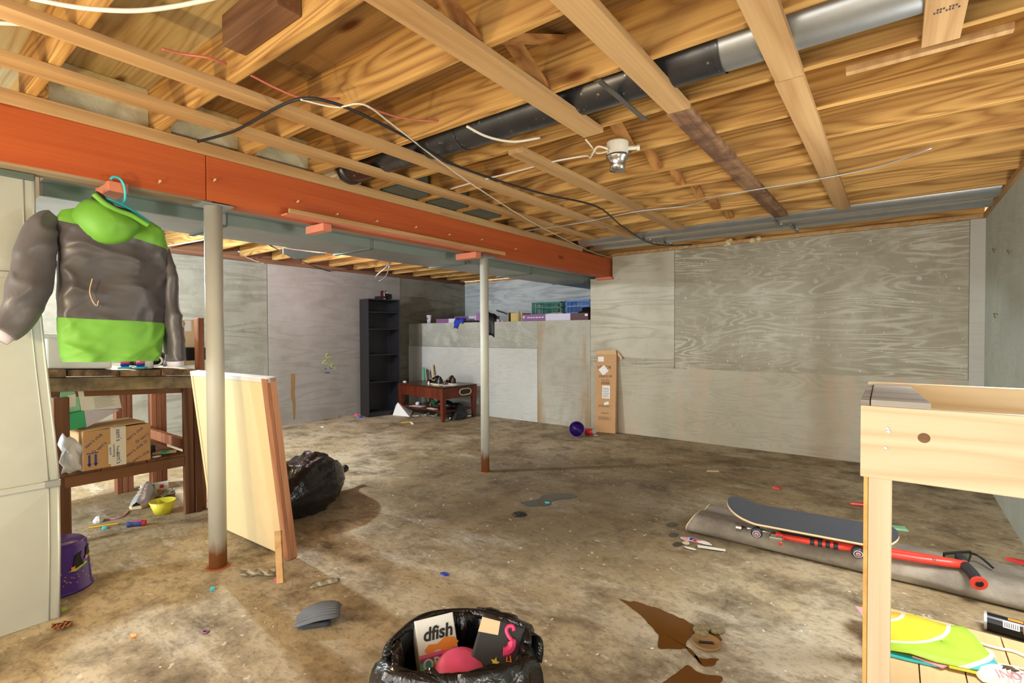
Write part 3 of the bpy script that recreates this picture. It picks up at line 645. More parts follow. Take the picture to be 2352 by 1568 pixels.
for i in range(9):
    MB().box(.20, .325-.01*(i % 3), .112+.009*i, .1135+.009*i, -.0118, -.0112, Ms).build('printed_line', M['ink'], sb)
for i in range(5): MB().lathe([(.004, 0), (.004, .0006)], 8, Ms @ Matrix.Translation((.215+.025*i, .213, -.0118))).build('printed_dot', M['ink'], sb)
tag(MB().box(-4.66, -4.54, 1.36, 1.43, .485, .56).build('black_box', M['black'], None, bevel=.006), 'small black box behind the cardboard box on the shelf', 'box')
tag(MB().box(0, .22, 0, .03, 0, .02, rz((-4.56, 1.345, .485), radians(72))).build('wood_stick', M['tan'], None, bevel=.002), 'short pale wooden stick lying on the bench shelf', 'stick')
gp = MB()
for k in range(7): gp.lathe([(0, 0), (.012, .004), (.009, .014), (0, .018)], 6, rz((-4.46+random.uniform(-.025, .025), 1.46+random.uniform(-.03, .03), .505), k))
tag(gp.build('green_wrapper', M['boxgreen'], None), 'scrunched green wrapper on the wooden stick on the shelf', 'wrapper')
tag(MB().lathe([(0, 0), (.012, .003), (.014, .012), (0, .016)], 8, Matrix.Translation((-4.43, 1.40, .485)) @ Matrix.Scale(2.4, 4, (0, 1, 0))).build('white_scrap', M['white'], None, smooth=True), 'small white scrap at the front of the bench shelf', 'scrap')

# on the bench top
wbx = thing('storage_box', 'smooth white storage box on the bench behind the jacket hem', 'box', (-4.75, .95, 1.185))
tilted(-5.05, -4.43, .79, 1.14, .002, .20).build('box_body', M['white'], wbx, bevel=.012)
tilted(-5.06, -4.42, .70, 1.15, .205, .235).build('lid', M['white'], wbx, bevel=.008)
for i in range(2):
    yy = 1.225+.095*i
    t = thing('toy_cup', ('stacked pink and blue toy cup beside white storage box', 'stacked pink and blue toy cup beside the mug')[i], 'toy', (-4.47, yy, 1.165))
    T = Matrix.Translation((-4.47, yy, tl(yy)+.002))
    MB().lathe([(.045, 0), (.04, .012), (.03, .015)], 16, T).build('base', M['teal'], t, smooth=True)
    MB().lathe([(.024, .015), (.028, .03), (.024, .036)], 14, T).build('middle', M['bluecloth'], t, smooth=True)
    MB().lathe([(.026, .036), (.03, .05), (.02, .056), (0, .056)], 14, T).build('top', M['pink'], t, smooth=True)
mg = thing('mug', 'white mug with open handle at the bench edge', 'mug', (-4.50, 1.395, 1.155))
T = Matrix.Translation((-4.50, 1.365, tl(1.4)+.002))
MB().lathe([(.035, 0), (.045, .006), (.048, .10), (.043, .10), (.038, .012), (0, .01)], 20, T).build('cup', M['white'], mg, smooth=True)
MB().tube(smooth_path([(-4.47, 1.400, tl(1.4)+.085), (-4.46, 1.440, tl(1.4)+.085), (-4.455, 1.455, tl(1.4)+.055), (-4.465, 1.435, tl(1.4)+.025), (-4.475, 1.405, tl(1.4)+.022)], 4), .008, 8).build('handle', M['white'], mg, smooth=True)
bb = MB(); 
for k in range(5): bb.lathe([(0, 0), (.07, .01), (.085, .10), (.05, .2-.02*k), (0, .22-.02*k)], 9, Matrix.Translation((-4.75+.05*k, 1.39+.03*(k % 3), 1.165)))
tag(bb.build('black_cloth', M['black'], None, smooth=True), 'crumpled black cloth heap behind the white mug', 'cloth')
cs = MB(); cs.grid([[(-4.60+.03*sin(i*.9), 1.505+.016*j+.012*sin(i*1.7+j), 1.16+.36*i/9) for j in range(5)] for i in range(10)])
tag(cs.build('clear_bag', M['whitefilm'], None, smooth=True, solid=.003), 'tall clear plastic bag behind the right jacket sleeve', 'bag')
bd = thing('paper_board', 'upright board with white sticker behind the bench upright', 'board', (-4.7, 1.69, 1.16))
MB().box(-4.72, -4.70, 1.66, 1.78, 1.155, 1.535).build('panel', M['tan'], bd)
MB().box(-4.699, -4.697, 1.70, 1.75, 1.44, 1.53).build('sticker', M['white'], bd)
MB().lathe([(.02, 0), (.016, .006), (0, .007)], 12, rz((-4.698, 1.685, 1.50), pi/2, 'Y')).build('metal_disc', M['chrome'], bd)
pd = MB().prism([(1.62, 1.20), (1.80, 1.195), (1.835, 1.215), (1.84, 1.27), (1.815, 1.305), (1.62, 1.31)], -.02, .02, Matrix(((0, 0, 1, -4.60), (1, 0, 0, 0), (0, 1, 0, 0), (0, 0, 0, 1))))
tag(pd.build('black_paddle', M['black'], None, bevel=.01), 'black rounded board end sticking out past the bench upright', 'board')

# ------------------------------------------------------------------ jacket and hanger
hg = thing('coat_hanger', 'turquoise plastic hanger hooked over the red block', 'hanger', (-3.27, .87, 2.0))
MB().tube(smooth_path([(-3.17, .822, 2.20), (-3.168, .835, 2.215), (-3.168, .86, 2.212), (-3.168, .878, 2.18), (-3.18, .885, 2.13), (-3.20, .882, 2.10), (-3.215, .87, 2.095), tuple(yzp(243, 456, -3.22))], 5), .0065, 8).build('hook', M['teal'], hg, smooth=True)
MB().tube([yzp(160, 500, -3.24), yzp(210, 468, -3.235), yzp(243, 454, -3.22), yzp(262, 462, -3.21), yzp(300, 480, -3.205), yzp(345, 512, -3.23)], .0085, 8).build('arm', M['teal'], hg, smooth=True)
jk = thing('jacket', 'green and charcoal hooded jacket hanging from the beam', 'jacket', (-3.25, .87, 1.3))
XJ = -3.255
# silhouette rows: z, y_left, y_right
rows_j = [(2.055, .73, .98), (2.025, .645, 1.03), (1.985, .628, 1.07), (1.90, .625, 1.093), (1.80, .63, 1.09), (1.70, .626, 1.085), (1.60, .622, 1.082), (1.52, .625, 1.078), (1.45, .627, 1.068), (1.38, .63, 1.06), (1.31, .633, 1.05), (1.285, .637, 1.045)]
def jrow(z):
    for (a, b) in zip(rows_j, rows_j[1:]):
        if b[0] <= z <= a[0]:
            t = (z-a[0])/(b[0]-a[0]); return a[1]+(b[1]-a[1])*t, a[2]+(b[2]-a[2])*t
    return rows_j[-1][1:]
def fold(y, z):   # sharp creases of stiff shell cloth
    a = 1-abs(noise.noise(Vector((y*5+z*3, z*7-y*4, 1.7))))*3.2; b = 1-abs(noise.noise(Vector((y*11-z*8, z*9, 5.1))))*4
    return max(a, 0)**2 + .5*max(b, 0)**2
def torso(zt, zb, n, tilt_t=0, tilt_b=0, puff=0):
    rows = []
    for i in range(n+1):
        row = []
        for j in range(72):
            q = 2*pi*j/72; cy = cos(q); sx = sin(q)
            u = i/n
            z = zt+(zb-zt)*u + (tilt_t*(1-u)+tilt_b*u)*cy
            yl, yr = jrow(min(2.05, max(1.286, z)))
            yc, hw = (yl+yr)/2, (yr-yl)/2+puff
            dep = (.075 if z < 1.95 else max(.03, .075-.45*(z-1.95))) + puff
            y = yc+hw*(abs(cy)**.75)*(1 if cy > 0 else -1); x = XJ+dep*(abs(sx)**.8)*(1 if sx > 0 else -1)
            nv = noise.noise(Vector((y*6, z*5, sx)))*.022 + fold(y, z)*.014
            row.append((x+nv*(1 if sx > 0 else -1), y, z))
        rows.append(row)
    return MB().grid(rows, closed=True)
torso(2.05, 1.925, 10, 0, -.045).build('yoke', M['green'], jk, smooth=True)
torso(1.926, 1.485, 44, -.045, -.012).build('back_panel', M['greygarm'], jk, smooth=True)
torso(1.487, 1.30, 20, -.012, -.006, .003).build('hem_panel', M['green'], jk, smooth=True)
torso(1.302, 1.275, 3, -.006, -.006, -.002).build('hem_band', M['green'], jk, smooth=True)
# hood: a drooping cowl with an open mouth
hood_out = [(205, 448), (170, 478), (168, 505), (180, 530), (205, 553), (240, 565), (280, 563), (310, 552), (325, 532), (332, 515), (318, 500), (285, 475), (250, 462), (225, 452)]
op = [yzp(px, py, -3.17) for px, py in hood_out]
cen = sum(op, Vector())/len(op)
rows = []
for i in range(9):
    t = i/8; s_ = (1-t**2)**.5 if t < 1 else 0
    s_ = cos(t*pi/2)
    rows.append([(-3.235+.12*sin(t*pi/2)+s_*(.016*noise.noise(Vector((p.y*16, p.z*16, t*4)))+.018*fold(p.y*1.5+t*.2, p.z*1.5)), cen.y+.01*t+(p.y-cen.y)*s_, cen.z-.012*t+(p.z-cen.z)*s_) for p in op])
MB().grid(rows, closed=True).build('hood', M['green'], jk, smooth=True, sub=1)
rim = [yzp(px, py, -3.20) for px, py in [(208, 449), (232, 470), (262, 487), (292, 497), (318, 512), (332, 520)]]
MB().tube(smooth_path([p+Vector((.055, 0, 0)) for p in rim], 4), (.014), 8).build('hood_hem', M['green'], jk, smooth=True)
lin_ = [yzp(px, py, -3.21) for px, py in [(212, 448), (222, 452), (234, 462), (238, 472), (222, 466)]]
MB().tube(smooth_path([yzp(px, py, -3.225) for px, py in [(212, 449), (226, 456), (238, 468), (262, 480), (292, 488), (312, 500)]], 3), [.006]+[.030]*4+[.026]*4+[.018]*6+[.006], 10).build('hood_lining', M['lining'], jk, smooth=True)
def sleeve(path, rad, m, nm='sleeve'):
    pts = smooth_path(path, 9); n = len(pts); s = MB(); k = len(rad)
    rr = []
    for i in range(n):
        u = i/(n-1)*(k-1); a = int(min(u, k-2)); f = u-a
        r = rad[a]*(1-f)+rad[a+1]*f
        rr.append((r*.62, r))
    s.tube(pts, rr, 28)
    for i, v in enumerate(s.v):
        s.v[i] = v + Vector((.8, .25, .1))*(fold(v.y*1.1+v.x, v.z*.8)*.016+noise.noise(v*9)*.012)
    return s.build(nm, M[m], jk, smooth=True)
L = lambda px, py, x: yzp(px, py, x)
sleeve([L(118, 495, -3.26), L(96, 525, -3.24), L(80, 590, -3.22), L(66, 660, -3.20), L(42, 725, -3.17), L(5, 765, -3.15)], [.035, .066, .088, .090, .075, .056], 'greysleeve')
sleeve([L(376, 572, -3.27), L(384, 620, -3.27), L(387, 680, -3.27), L(392, 740, -3.26), L(400, 790, -3.25), L(404, 828, -3.25)], [.045, .062, .072, .078, .078, .074], 'greygarm')
MB().tube([L(400, 812, -3.25), L(404, 840, -3.25)], [(.04, .066), (.036, .06)], 14).build('cuff_lining', M['lavender'], jk, smooth=True)
MB().tube([L(16, 758, -3.155), L(-6, 777, -3.147)], [(.03, .05), (.026, .044)], 14).build('cuff_lining', M['lavender'], jk, smooth=True)
MB().tube(smooth_path([L(212, 640, -3.165), L(206, 668, -3.16), L(212, 690, -3.16), L(222, 702, -3.16), L(226, 690, -3.162)], 4), .0022, 5).build('thread', M['tan'], jk)

# ------------------------------------------------------------------ leaning board, stick, bags
lb = thing('leaning_board', 'large cream framed board leaning against the steel column', 'board', (-3.5, 1.63, 0))
Mbd = frame((-4.015, 1.615, .003), (1.022, .036, 0), (0, -.13, 1.14))   # x along, y up the board, z toward camera
MB().box(0, 1.022, 0, 1.15, -.05, -.012, Mbd).build('backing', M['board_edge'], lb)
MB().box(.03, .965, .012, 1.12, -.012, .0, Mbd).build('face_panel', M['board_face'], lb)
MB().box(.967, 1.022, 0, 1.15, -.012, .012, Mbd).build('edge_strip', M['board_edge'], lb, bevel=.003)
MB().box(0, .028, 0, 1.15, -.012, .004, Mbd).build('edge_strip', M['board_face'], lb)
MB().box(0, 1.022, 1.122, 1.155, -.05, .006, Mbd).build('top_edge', M['board_top'], lb, bevel=.003)
d = Vector((-2.85, 1.500, .268))-Vector((-2.763, 1.465, 0)); 
tag(MB().box(-.02, .02, -.008, .008, .002, d.length, frame((-2.763, 1.465, .002), (.8, .55, .2), d.cross(Vector((.8, .55, .2)))) if False else Matrix.Translation((-2.763, 1.465, 0)) @ Vector((0, 0, 1)).rotation_difference(d).to_matrix().to_4x4() @ Matrix.Rotation(.55, 4, 'Z')).build('wood_stake', M['strip_y'], None, bevel=.002), 'short wood stake propped against the bottom corner of the board', 'stake')

tbg = thing('trash_bag', 'tied black trash bag on the floor behind the leaning board', 'bag', (-3.78, 2.28, 0))
axis_pts = smooth_path([(-3.50, 1.86, .17), (-3.62, 2.00, .20), (-3.76, 2.22, .21), (-3.88, 2.44, .17), (-3.96, 2.58, .15), (-4.00, 2.67, .145), (-4.03, 2.73, .15)], 5)
rad_b = [.03, .20, .25, .20, .10, .035, .02]
rr_ = []
for i in range(len(axis_pts)):
    u = i/(len(axis_pts)-1)*6; a = min(int(u), 5); rr_.append(rad_b[a]+(rad_b[a+1]-rad_b[a])*(u-a))
s = MB().tube(axis_pts, rr_, 56)
for i, v in enumerate(s.v):
    j = i % 56; kx_ = i//56; d = v-axis_pts[min(kx_, len(axis_pts)-1)]
    cr_ = (1-min(1, abs(noise.noise(Vector((j*.33, kx_*.10, 2))))*3.5))*.10 + .14*noise.noise(v*4.5)
    v2 = v+d*(cr_-.04); v2.z = max(.003, v2.z); s.v[i] = v2
s.build('bag_body', M['bag'], tbg, smooth=True)
MB().tube([(-4.02, 2.71, .148), (-4.05, 2.78, .165), (-4.06, 2.81, .15)], [.02, .035, .008], 9).build('tied_end', M['bag'], tbg, smooth=True)

# ------------------------------------------------------------------ bookcase with truck
bkx = thing('bookcase', 'tall empty black bookcase against the left wall', 'bookcase', (-7.1, 5.6, 0))
Mk = frame((-7.024, 5.279, 0), (.115, .587, 0), (-.587, .115, 0))   # x width, y depth, z up
W_, D_, H_ = .598, .315, 2.0
Mk = Mk if Mk.to_3x3().col[2].z > 0 else Mk
def kb(nm, x0, x1, y0, y1, z0, z1): return MB().box(x0, x1, y0, y1, z0, z1, Mk).build(nm, M['case'], bkx, bevel=.002)
kb('side_panel', 0, .018, 0, D_, .001, H_); kb('side_panel', W_-.018, W_, 0, D_, .001, H_)
kb('top_panel', .018, W_-.018, 0, D_, H_-.018, H_); kb('back_panel', .018, W_-.018, D_-.008, D_, .001, H_-.018)
kb('plinth', .018, W_-.018, .02, .035, .001, .06)
for z in (.06, .575, 1.04, 1.48, 1.765): kb('shelf', .018, W_-.018, .005, D_-.01, z, z+.018)
tr = thing('toy_truck', 'small black toy semi truck on top of the bookcase', 'toy truck', (-7.1, 5.5, 2.0))
Tt = Mk @ Matrix.Translation((.24, .12, H_+.001)) @ Matrix.Rotation(radians(8), 4, 'Z')
MB().box(-.02, .28, -.035, .035, .035, .05, Tt).build('chassis', M['black'], tr)
MB().box(.09, .17, -.045, .045, .05, .155, Tt).build('cab', M['black'], tr, bevel=.006)
MB().box(.17, .27, -.034, .034, .05, .105, Tt).build('hood', M['black'], tr, bevel=.01)
MB().box(.09, .13, -.0465, .0465, .06, .13, Tt).build('side_stripe', M['red'], tr)
MB().box(.13, .175, -.047, .047, .11, .14, Tt).build('window', M['silver'], tr)
MB().tube([Tt @ Vector((.10, -.055, .05)), Tt @ Vector((.10, -.055, .16))], .007, 8).build('exhaust', M['chrome'], tr)
MB().box(.27, .28, -.036, .036, .05, .09, Tt).build('grille', M['chrome'], tr)
for x in (0.0, .06, .23):
    for s_ in (-1, 1):
        p = Tt @ Vector((x, s_*.03, .028)); q = Tt @ Vector((x, s_*.05, .028))
        MB().tube([p, q], .027, 14).tube([q, q+(q-p)*.08], .014, 10).build('wheel', [M['rubber']], tr)

# ------------------------------------------------------------------ coffee table and clutter
ct = thing('coffee_table', 'dark cherry coffee table with lower shelf before the ledge', 'table', (-6.23, 6.1, 0))
Mc = frame((-6.24, 6.10, 0), (1.217, -.13, 0), (.13, 1.217, 0))
hw, hd = .61, .37
MB().box(-hw, hw, -hd, hd, .53, .56, Mc).build('tabletop', M['tabletop'], ct, bevel=.008)
for sx in (-1, 1):
    for sy in (-1, 1):
        x, y = sx*(hw-.04), sy*(hd-.04)
        vs = [Mc @ Vector((x+a*r, y+b*r, z)) for z, r in ((.002, .024), (.25, .034), (.53, .04)) for a, b in ((-1, -1), (1, -1), (1, 1), (-1, 1))]
        MB().add(vs, [(3, 2, 1, 0), (8, 9, 10, 11)]+[(l*4+i, l*4+(i+1) % 4, l*4+4+(i+1) % 4, l*4+4+i) for l in (0, 1) for i in range(4)]).build('leg', M['table'], ct, bevel=.004)
MB().box(-hw+.08, hw-.08, -hd+.015, -hd+.035, .36, .53, Mc).build('apron', M['table'], ct)
MB().box(-hw+.08, hw-.08, hd-.035, hd-.015, .36, .53, Mc).build('apron', M['table'], ct)
MB().box(hw-.035, hw-.015, -hd+.08, hd-.08, .36, .53, Mc).build('apron', M['table'], ct)
MB().box(-hw+.015, -hw+.035, -hd+.08, hd-.08, .36, .53, Mc).build('apron', M['table'], ct)
ov = [(.075*cos(q)+(.05 if cos(q) > 0 else -.05), .05*sin(q)) for q in [2*pi*i/24 for i in range(25)]]
MB().tube([Mc @ Vector((hw-.012, a+.12, .45+b)) for a, b in ov], .008, 8).build('oval_cutout_ring', M['tan'], ct, smooth=True)
MB().prism([(a*.93+.12, b*.9+.45) for a, b in ov[:-1]], hw-.016, hw-.0135, Mc @ Matrix(((0, 0, 1, 0), (1, 0, 0, 0), (0, 1, 0, 0), (0, 0, 0, 1)))).build('oval_cutout', M['black'], ct)
MB().box(-hw+.05, hw-.05, -hd+.05, hd-.05, .145, .163, Mc).build('lower_shelf', M['table'], ct, bevel=.003)
def cm(x, y, z): return Mc @ Vector((x, y, z))
def shoe(name, label, O, ang, m1, m2, L_=.27, swoosh=True, group=None):
    t = thing(name, label, 'shoe', O, group)
    T = rz(O, ang)
    g = L_/.27; st = [(x, a*g, b*g) for x, a, b in [(-.004, .018, .05), (0, .030, .085), (.06, .040, .10), (.12, .042, .085), (.18, .046, .062), (.235, .042, .042), (.265, .022, .028)]]
    rows = []
    for x, w_, h in st:
        x *= L_/.27
        rows.append([T @ Vector((x, w_*cos(a)*(1 if sin(a) < .8 else .6), .022+h*max(0, sin(a)))) for a in [pi*i/10 for i in range(11)]])
    s = MB().grid(rows); s.f.append(tuple(range(11))); s.m.append(0)
    s.build('upper', M[m1], t, smooth=True)
    sole = [(x*L_/.27, w_+.005) for x, w_, h in st]
    MB().prism([(a, -b) for a, b in sole]+[(a, b) for a, b in reversed(sole)], .001, .026, T).build('sole', M[m2], t, bevel=.004)
    for i in range(4):
        x = (.11+.028*i)*L_/.27
        MB().tube([T @ Vector((x, -.022*g, (.105-.013*i)*g)), T @ Vector((x+.008, 0, (.113-.013*i)*g)), T @ Vector((x, .022*g, (.105-.013*i)*g))], .004, 6).build('lace', M[m2], t)
    if swoosh:
        for s_ in (-1, 1):
            pts = [T @ Vector((x*g, s_*(w_+.003)*g, z*g)) for x, w_, z in ((.05, .038, .085), (.08, .041, .055), (.12, .043, .062), (.17, .044, .075))]
            MB().tube(pts, [.003, .006, .005, .001], 6).build('side_mark', M[m2], t)
    return t
shoe('sneaker', 'black sneaker with pale side mark, front one on the coffee table', cm(.36, -.20, .562), radians(168), 'black_gl', 'tan', .37)
shoe('sneaker', 'black sneaker with pale side mark, rear one on the coffee table', cm(.47, -.02, .562), radians(150), 'black_gl', 'tan', .37)
tag(MB().box(-.13, .13, -.10, .10, 0, .006, Mc @ Matrix.Translation((-.04, .0, .572)) @ Matrix.Rotation(radians(7), 4, 'Y')).box(-.12, .12, -.09, .09, -.008, -.001, Mc @ Matrix.Translation((-.04, .0, .571))).build('red_folder', M['red'], None), 'red folder lying beside sneakers on the coffee table', 'folder')
tag(MB().tube([cm(.10, -.12, .60), cm(.16, -.06, .60)], .034, 14).build('red_can', M['red'], None), 'red can lying against the front sneaker', 'can')
tag(MB().lathe([(.012, 0), (.012, .05), (.018, .055), (0, .06)], 10, Matrix.Translation(cm(.13, -.27, .5605))).build('white_peg', M['white'], None), 'tiny white peg standing near the coffee table edge', 'peg')
tag(MB().lathe([(.03, 0), (.03, .022), (.012, .022), (.012, .002)], 14, Matrix.Translation(cm(-.54, -.28, .5605))).build('tape_roll', M['white'], None), 'small white tape roll at the left table corner', 'tape')
tag(MB().box(-.2, .2, -.1, .1, 0, .002, Mc @ Matrix.Translation((.38, -.12, .5605)) @ Matrix.Rotation(.4, 4, 'Z')).build('paper_sheet', M['paper'], None), 'pale paper sheet lying on the coffee table beside shoes', 'paper')
# lower shelf clutter
tag(MB().box(-.14, .14, -.07, .07, 0, .003, Mc @ Matrix.Translation((-.25, -.22, .164)) @ Matrix.Rotation(.2, 4, 'Z')).build('paper_sheet', M['paper'], None), 'white printed paper on the lower table shelf', 'paper')
tag(MB().box(-.11, .11, -.04, .04, 0, .006, Mc @ Matrix.Translation((.18, -.24, .164)) @ Matrix.Rotation(-.1, 4, 'Z')).build('paper_stack', M['paper'], None), 'thin white papers behind the front table leg', 'paper')
tag(MB().lathe([(.035, 0), (.04, .03), (.03, .05), (0, .055)], 10, Matrix.Translation(cm(-.38, -.12, .164)) @ Matrix.Rotation(.3, 4, 'X')).build('white_cup', M['white'], None, smooth=True), 'small white cup on the lower table shelf', 'cup')
tag(MB().lathe([(.042, 0), (.045, .12), (.018, .17), (.016, .2), (0, .205)], 14, Matrix.Translation(cm(.46, -.24, .164))).build('white_bottle', M['white'], None, smooth=True), 'white glue bottle standing behind the front table leg', 'bottle')
tag(MB().tube([cm(-.30, .18, .36), cm(-.13, -.05, .17)], .009, 8).build('wood_dowel', M['tan'], None), 'pale wooden dowel leaning on the lower table shelf', 'dowel')
for i in range(2):
    tag(MB().lathe([(0, 0), (.04, .004), (.042, .03), (0, .034)], 12, Mc @ Matrix.Translation((-.20+.16*i, .10, .20)) @ Matrix.Rotation(pi/2, 4, 'X')).build('green_toy', M['boxgreen'], None), ('green toy wheel under the table, left one', 'green toy wheel under the table, right one')[i], 'toy')
dk = MB()
for k in range(4): dk.lathe([(0, 0), (.10, .01), (.09, .08), (0, .14-.02*k)], 10, Matrix.Translation(cm(.12+.10*k, -.0+.05*(k % 2), .165)))
tag(dk.build('black_cloth', M['black'], None, smooth=True), 'dark cloth bundle on the lower table shelf', 'cloth')
tag(MB().tube([cm(.05, -.10, .19), cm(.20, -.12, .19)], .02, 10).build('toy_figure', M['maroon'], None), 'dark red toy piece lying on the lower table shelf', 'toy')
bp = MB(); bpc = cm(.53, .02, 0)
bp.grid([[bpc+Vector(((.10*cos(q)-.02*u)*(1.05-.75*u**2.2), (.15*sin(q)+.05*u)*(1.05-.8*u**2.2), .003+.25*u))*1.0+Vector((1, 1, 0))*.035*noise.noise(Vector((cos(q)*2, sin(q)*2, u*3))) for q in [2*pi*j/32 for j in range(32)]] for u in [i/10 for i in range(11)]], closed=True)
bp.f.append(tuple(range(320, 352))); bp.m.append(0)
tag(bp.build('black_backpack', M['black'], None, smooth=True), 'small black bag slumped by the right table leg', 'bag')
PX = lambda x, y, z=.001: FP(x, y, z)
ln_ = MB()
p0, p1, p2 = PX(900, 953), PX(944, 955), PX(945, 943)
s = MB().add([PX(902, 953), PX(941, 957), PX(947, 944, .03), PX(914, 924, .22), PX(909, 930, .16)], [(0, 1, 2, 3, 4)])
tag(s.build('torn_paper', M['paper'], None, solid=.004), 'torn white card leaning at the bookcase foot', 'paper')
for i in range(12):
    a = PX(955+i*6, 950+random.uniform(-2, 6)); q = random.uniform(0, 3)
    o = MB().box(-.05, .05, -.02, .02, 0, .006+.002*(i % 3), rz(a, q)).build('paper_scrap', M[('paper', 'lavender', 'silver', 'tan')[i % 4]], None)
    tag(o, 'pale paper scrap in the litter under the coffee table', 'scrap', 'paper scraps under the coffee table')
tag(MB().tube([PX(1033, 960, .02), PX(1082, 954, .03)], [.018, .012], 8).build('white_stick', M['white'], None), 'white plastic stick lying under the coffee table', 'stick')
tag(MB().lathe([(0, 0), (.04, .004), (.045, .06), (0, .07)], 10, Matrix.Translation(PX(1036, 957))).build('black_plug', M['black'], None, smooth=True), 'small black plug on the floor behind the front table leg', 'plug')
tag(MB().tube([PX(921, 970, .01), PX(944, 969, .01)], .009, 6).build('pencil', M['pencil'], None), 'yellow pencil on the floor before the coffee table', 'pencil')
tag(MB().tube([PX(944, 970, .012), PX(948, 973, .012)], .014, 8).build('white_stub', M['white'], None), 'tiny white stub beside the pencil before the coffee table', 'stub')
# plant-like rolled papers in the corner
for i, (x, y, h, m) in enumerate([(-6.95, 6.42, .78, 'boxgreen'), (-6.86, 6.44, .74, 'maroon'), (-6.76, 6.46, .84, 'tan')]):
    tag(MB().tube([(x+.12, y, .02), (x-.02, y+.05, h)], .022, 9).build('paper_roll', M[m], None), ('green tube leaning in the corner behind the table', 'dark red tube leaning in the corner behind the table', 'tan tube leaning in the corner behind the table')[i], 'tube')

# ------------------------------------------------------------------ things on the ledge
ZL = 1.602
def lx(px, dy=0): # x on the ledge front at photograph column
    y = 6.66+dy; dd = fw + rt*(px-1176)/F_PX - up*(735-784)/F_PX
    return dd.x*y/dd.y
cu = thing('paper_cup', 'pale paper cup with red mark at left end of the ledge', 'cup', (lx(982), 6.72, ZL))
Tc = Matrix.Translation((lx(982), 6.70, ZL))
MB().lathe([(.035, .001), (.048, .145), (.044, .145), (.032, .006)], 18, Tc).build('cup_body', M['lavender'], cu, smooth=True)
MB().lathe([(.047, .145), (.05, .15), (.047, .155)], 18, Tc).build('rim', M['white'], cu, smooth=True)
MB().lathe([(.02, 0), (.016, .003)], 8, Tc @ Matrix.Translation((.0, -.041, .09)) @ Matrix.Rotation(pi/2, 4, 'X')).build('printed_mark', M['red'], cu)
def slab_box(name, label, x0, x1, y0, y1, z0, h, segs, ang=0, nm='panel'):
    t = thing(name, label, 'box', ((x0+x1)/2, (y0+y1)/2, z0))
    cx, cy = (x0+x1)/2, (y0+y1)/2; Tm = rz((cx, cy, z0), ang)
    for a, b, m in segs:
        MB().box(x0-cx+(x1-x0)*a, x0-cx+(x1-x0)*b, y0-cy, y1-cy, .001, h, Tm).build('carton_section', M[m], t)
    return t
b1 = slab_box('flat_carton', 'purple and white flat carton on the ledge beside the cup', lx(1002), lx(1060), 6.66, 7.0, ZL, .075, [(0, .5, 'violet'), (.5, 1, 'lavender')])
b2 = slab_box('flat_carton', 'purple and white flat carton stacked behind on the ledge', lx(1012), lx(1095), 7.02, 7.3, ZL, .125, [(0, .42, 'violet'), (.42, 1, 'lavender')])
b3 = slab_box('flat_carton', 'purple carton tipped up beside the thin column', lx(1088), lx(1106), 6.70, 6.95, ZL, .17, [(0, 1, 'violet')], .3)
b4 = slab_box('flat_carton', 'long purple, white and maroon carton at right end of the ledge', lx(1200), lx(1355)-.02, 6.64, 6.80, ZL, .105, [(0, .38, 'violet'), (.38, .75, 'lavender'), (.75, 1, 'maroon')])
for i in range(6):
    MB().box(lx(1213)+.055*i, lx(1213)+.04+.055*i, 6.638, 6.6395, ZL+.05, ZL+.062).build('printed_word', M['white'], b4)
MB().box(lx(1349)-.03, lx(1355)-.025, 6.638, 6.6395, ZL+.06, ZL+.09).build('label_sticker', M['white'], b4)
MB().box(lx(1203), lx(1203)+.03, 6.638, 6.6395, ZL+.045, ZL+.085).build('printed_logo', M['lavender'], b4)
cl = MB().grid([[(lx(1052)+.035*j+.01*sin(i*2), 6.66-.10*min(1, i/3)+.006*sin(j*2+i), ZL+.06-.055*max(0, i-2)*(1.0 if j < 3 else .45)+.02*sin(j*1.7)) for j in range(7)] for i in range(6)])
tag(cl.build('blue_cloth', M['bluecloth'], None, smooth=True, solid=.012), 'blue cloth draped over the ledge edge', 'cloth')
gk = MB()
for k in range(6): gk.lathe([(0, 0), (.03, .006), (.025, .03), (0, .035)], 7, Matrix.Translation((lx(1070+k*5), 6.65+.02*(k % 2), ZL)))
tag(gk.build('black_gloves', M['black'], None, smooth=True), 'crumpled black glove beside the blue cloth on the ledge', 'glove')
bk2 = MB().grid([[(lx(1116)+.05*j, 6.66-.08*min(1, i/2), ZL+.20-.02*j-.06*i+.012*sin(i+j*2)) for j in range(6)] for i in range(7)])
tag(bk2.build('black_coat', M['black'], None, smooth=True, solid=.02), 'black coat hanging over the ledge right of the thin column', 'coat')
tag(MB().box(0, .42, 0, .05, 0, .02, Matrix.Translation((lx(1128), 6.80, ZL+.19)) @ Matrix.Rotation(radians(16), 4, 'Y')).build('black_bar', M['rubber'], None), 'dark bar sloping down on the ledge beside the coat', 'bar')
ff = thing('picture_box', 'tan box with chrome ends on the ledge', 'box', (lx(1180), 6.75, ZL))
MB().box(lx(1170), lx(1196), 6.70, 6.95, ZL+.001, ZL+.14).build('body', M['kraft'], ff)
MB().box(lx(1166)-.01, lx(1166)+.01, 6.67, 6.9, ZL+.001, ZL+.15).build('end_plate', M['chrome'], ff)
MB().box(lx(1191)-.01, lx(1191)+.012, 6.65, 6.67, ZL+.001, ZL+.165).build('end_plate', M['chrome'], ff)
tag(MB().lathe([(0, .002), (.15, .004), (.19, .05), (.18, .05), (.14, .012), (0, .01)], 22, Matrix.Translation((lx(1238), 7.05, ZL+.06))@Matrix.Rotation(radians(14), 4, 'X')).build('white_plate', M['white'], None, smooth=True), 'white plate resting behind the long carton', 'plate')
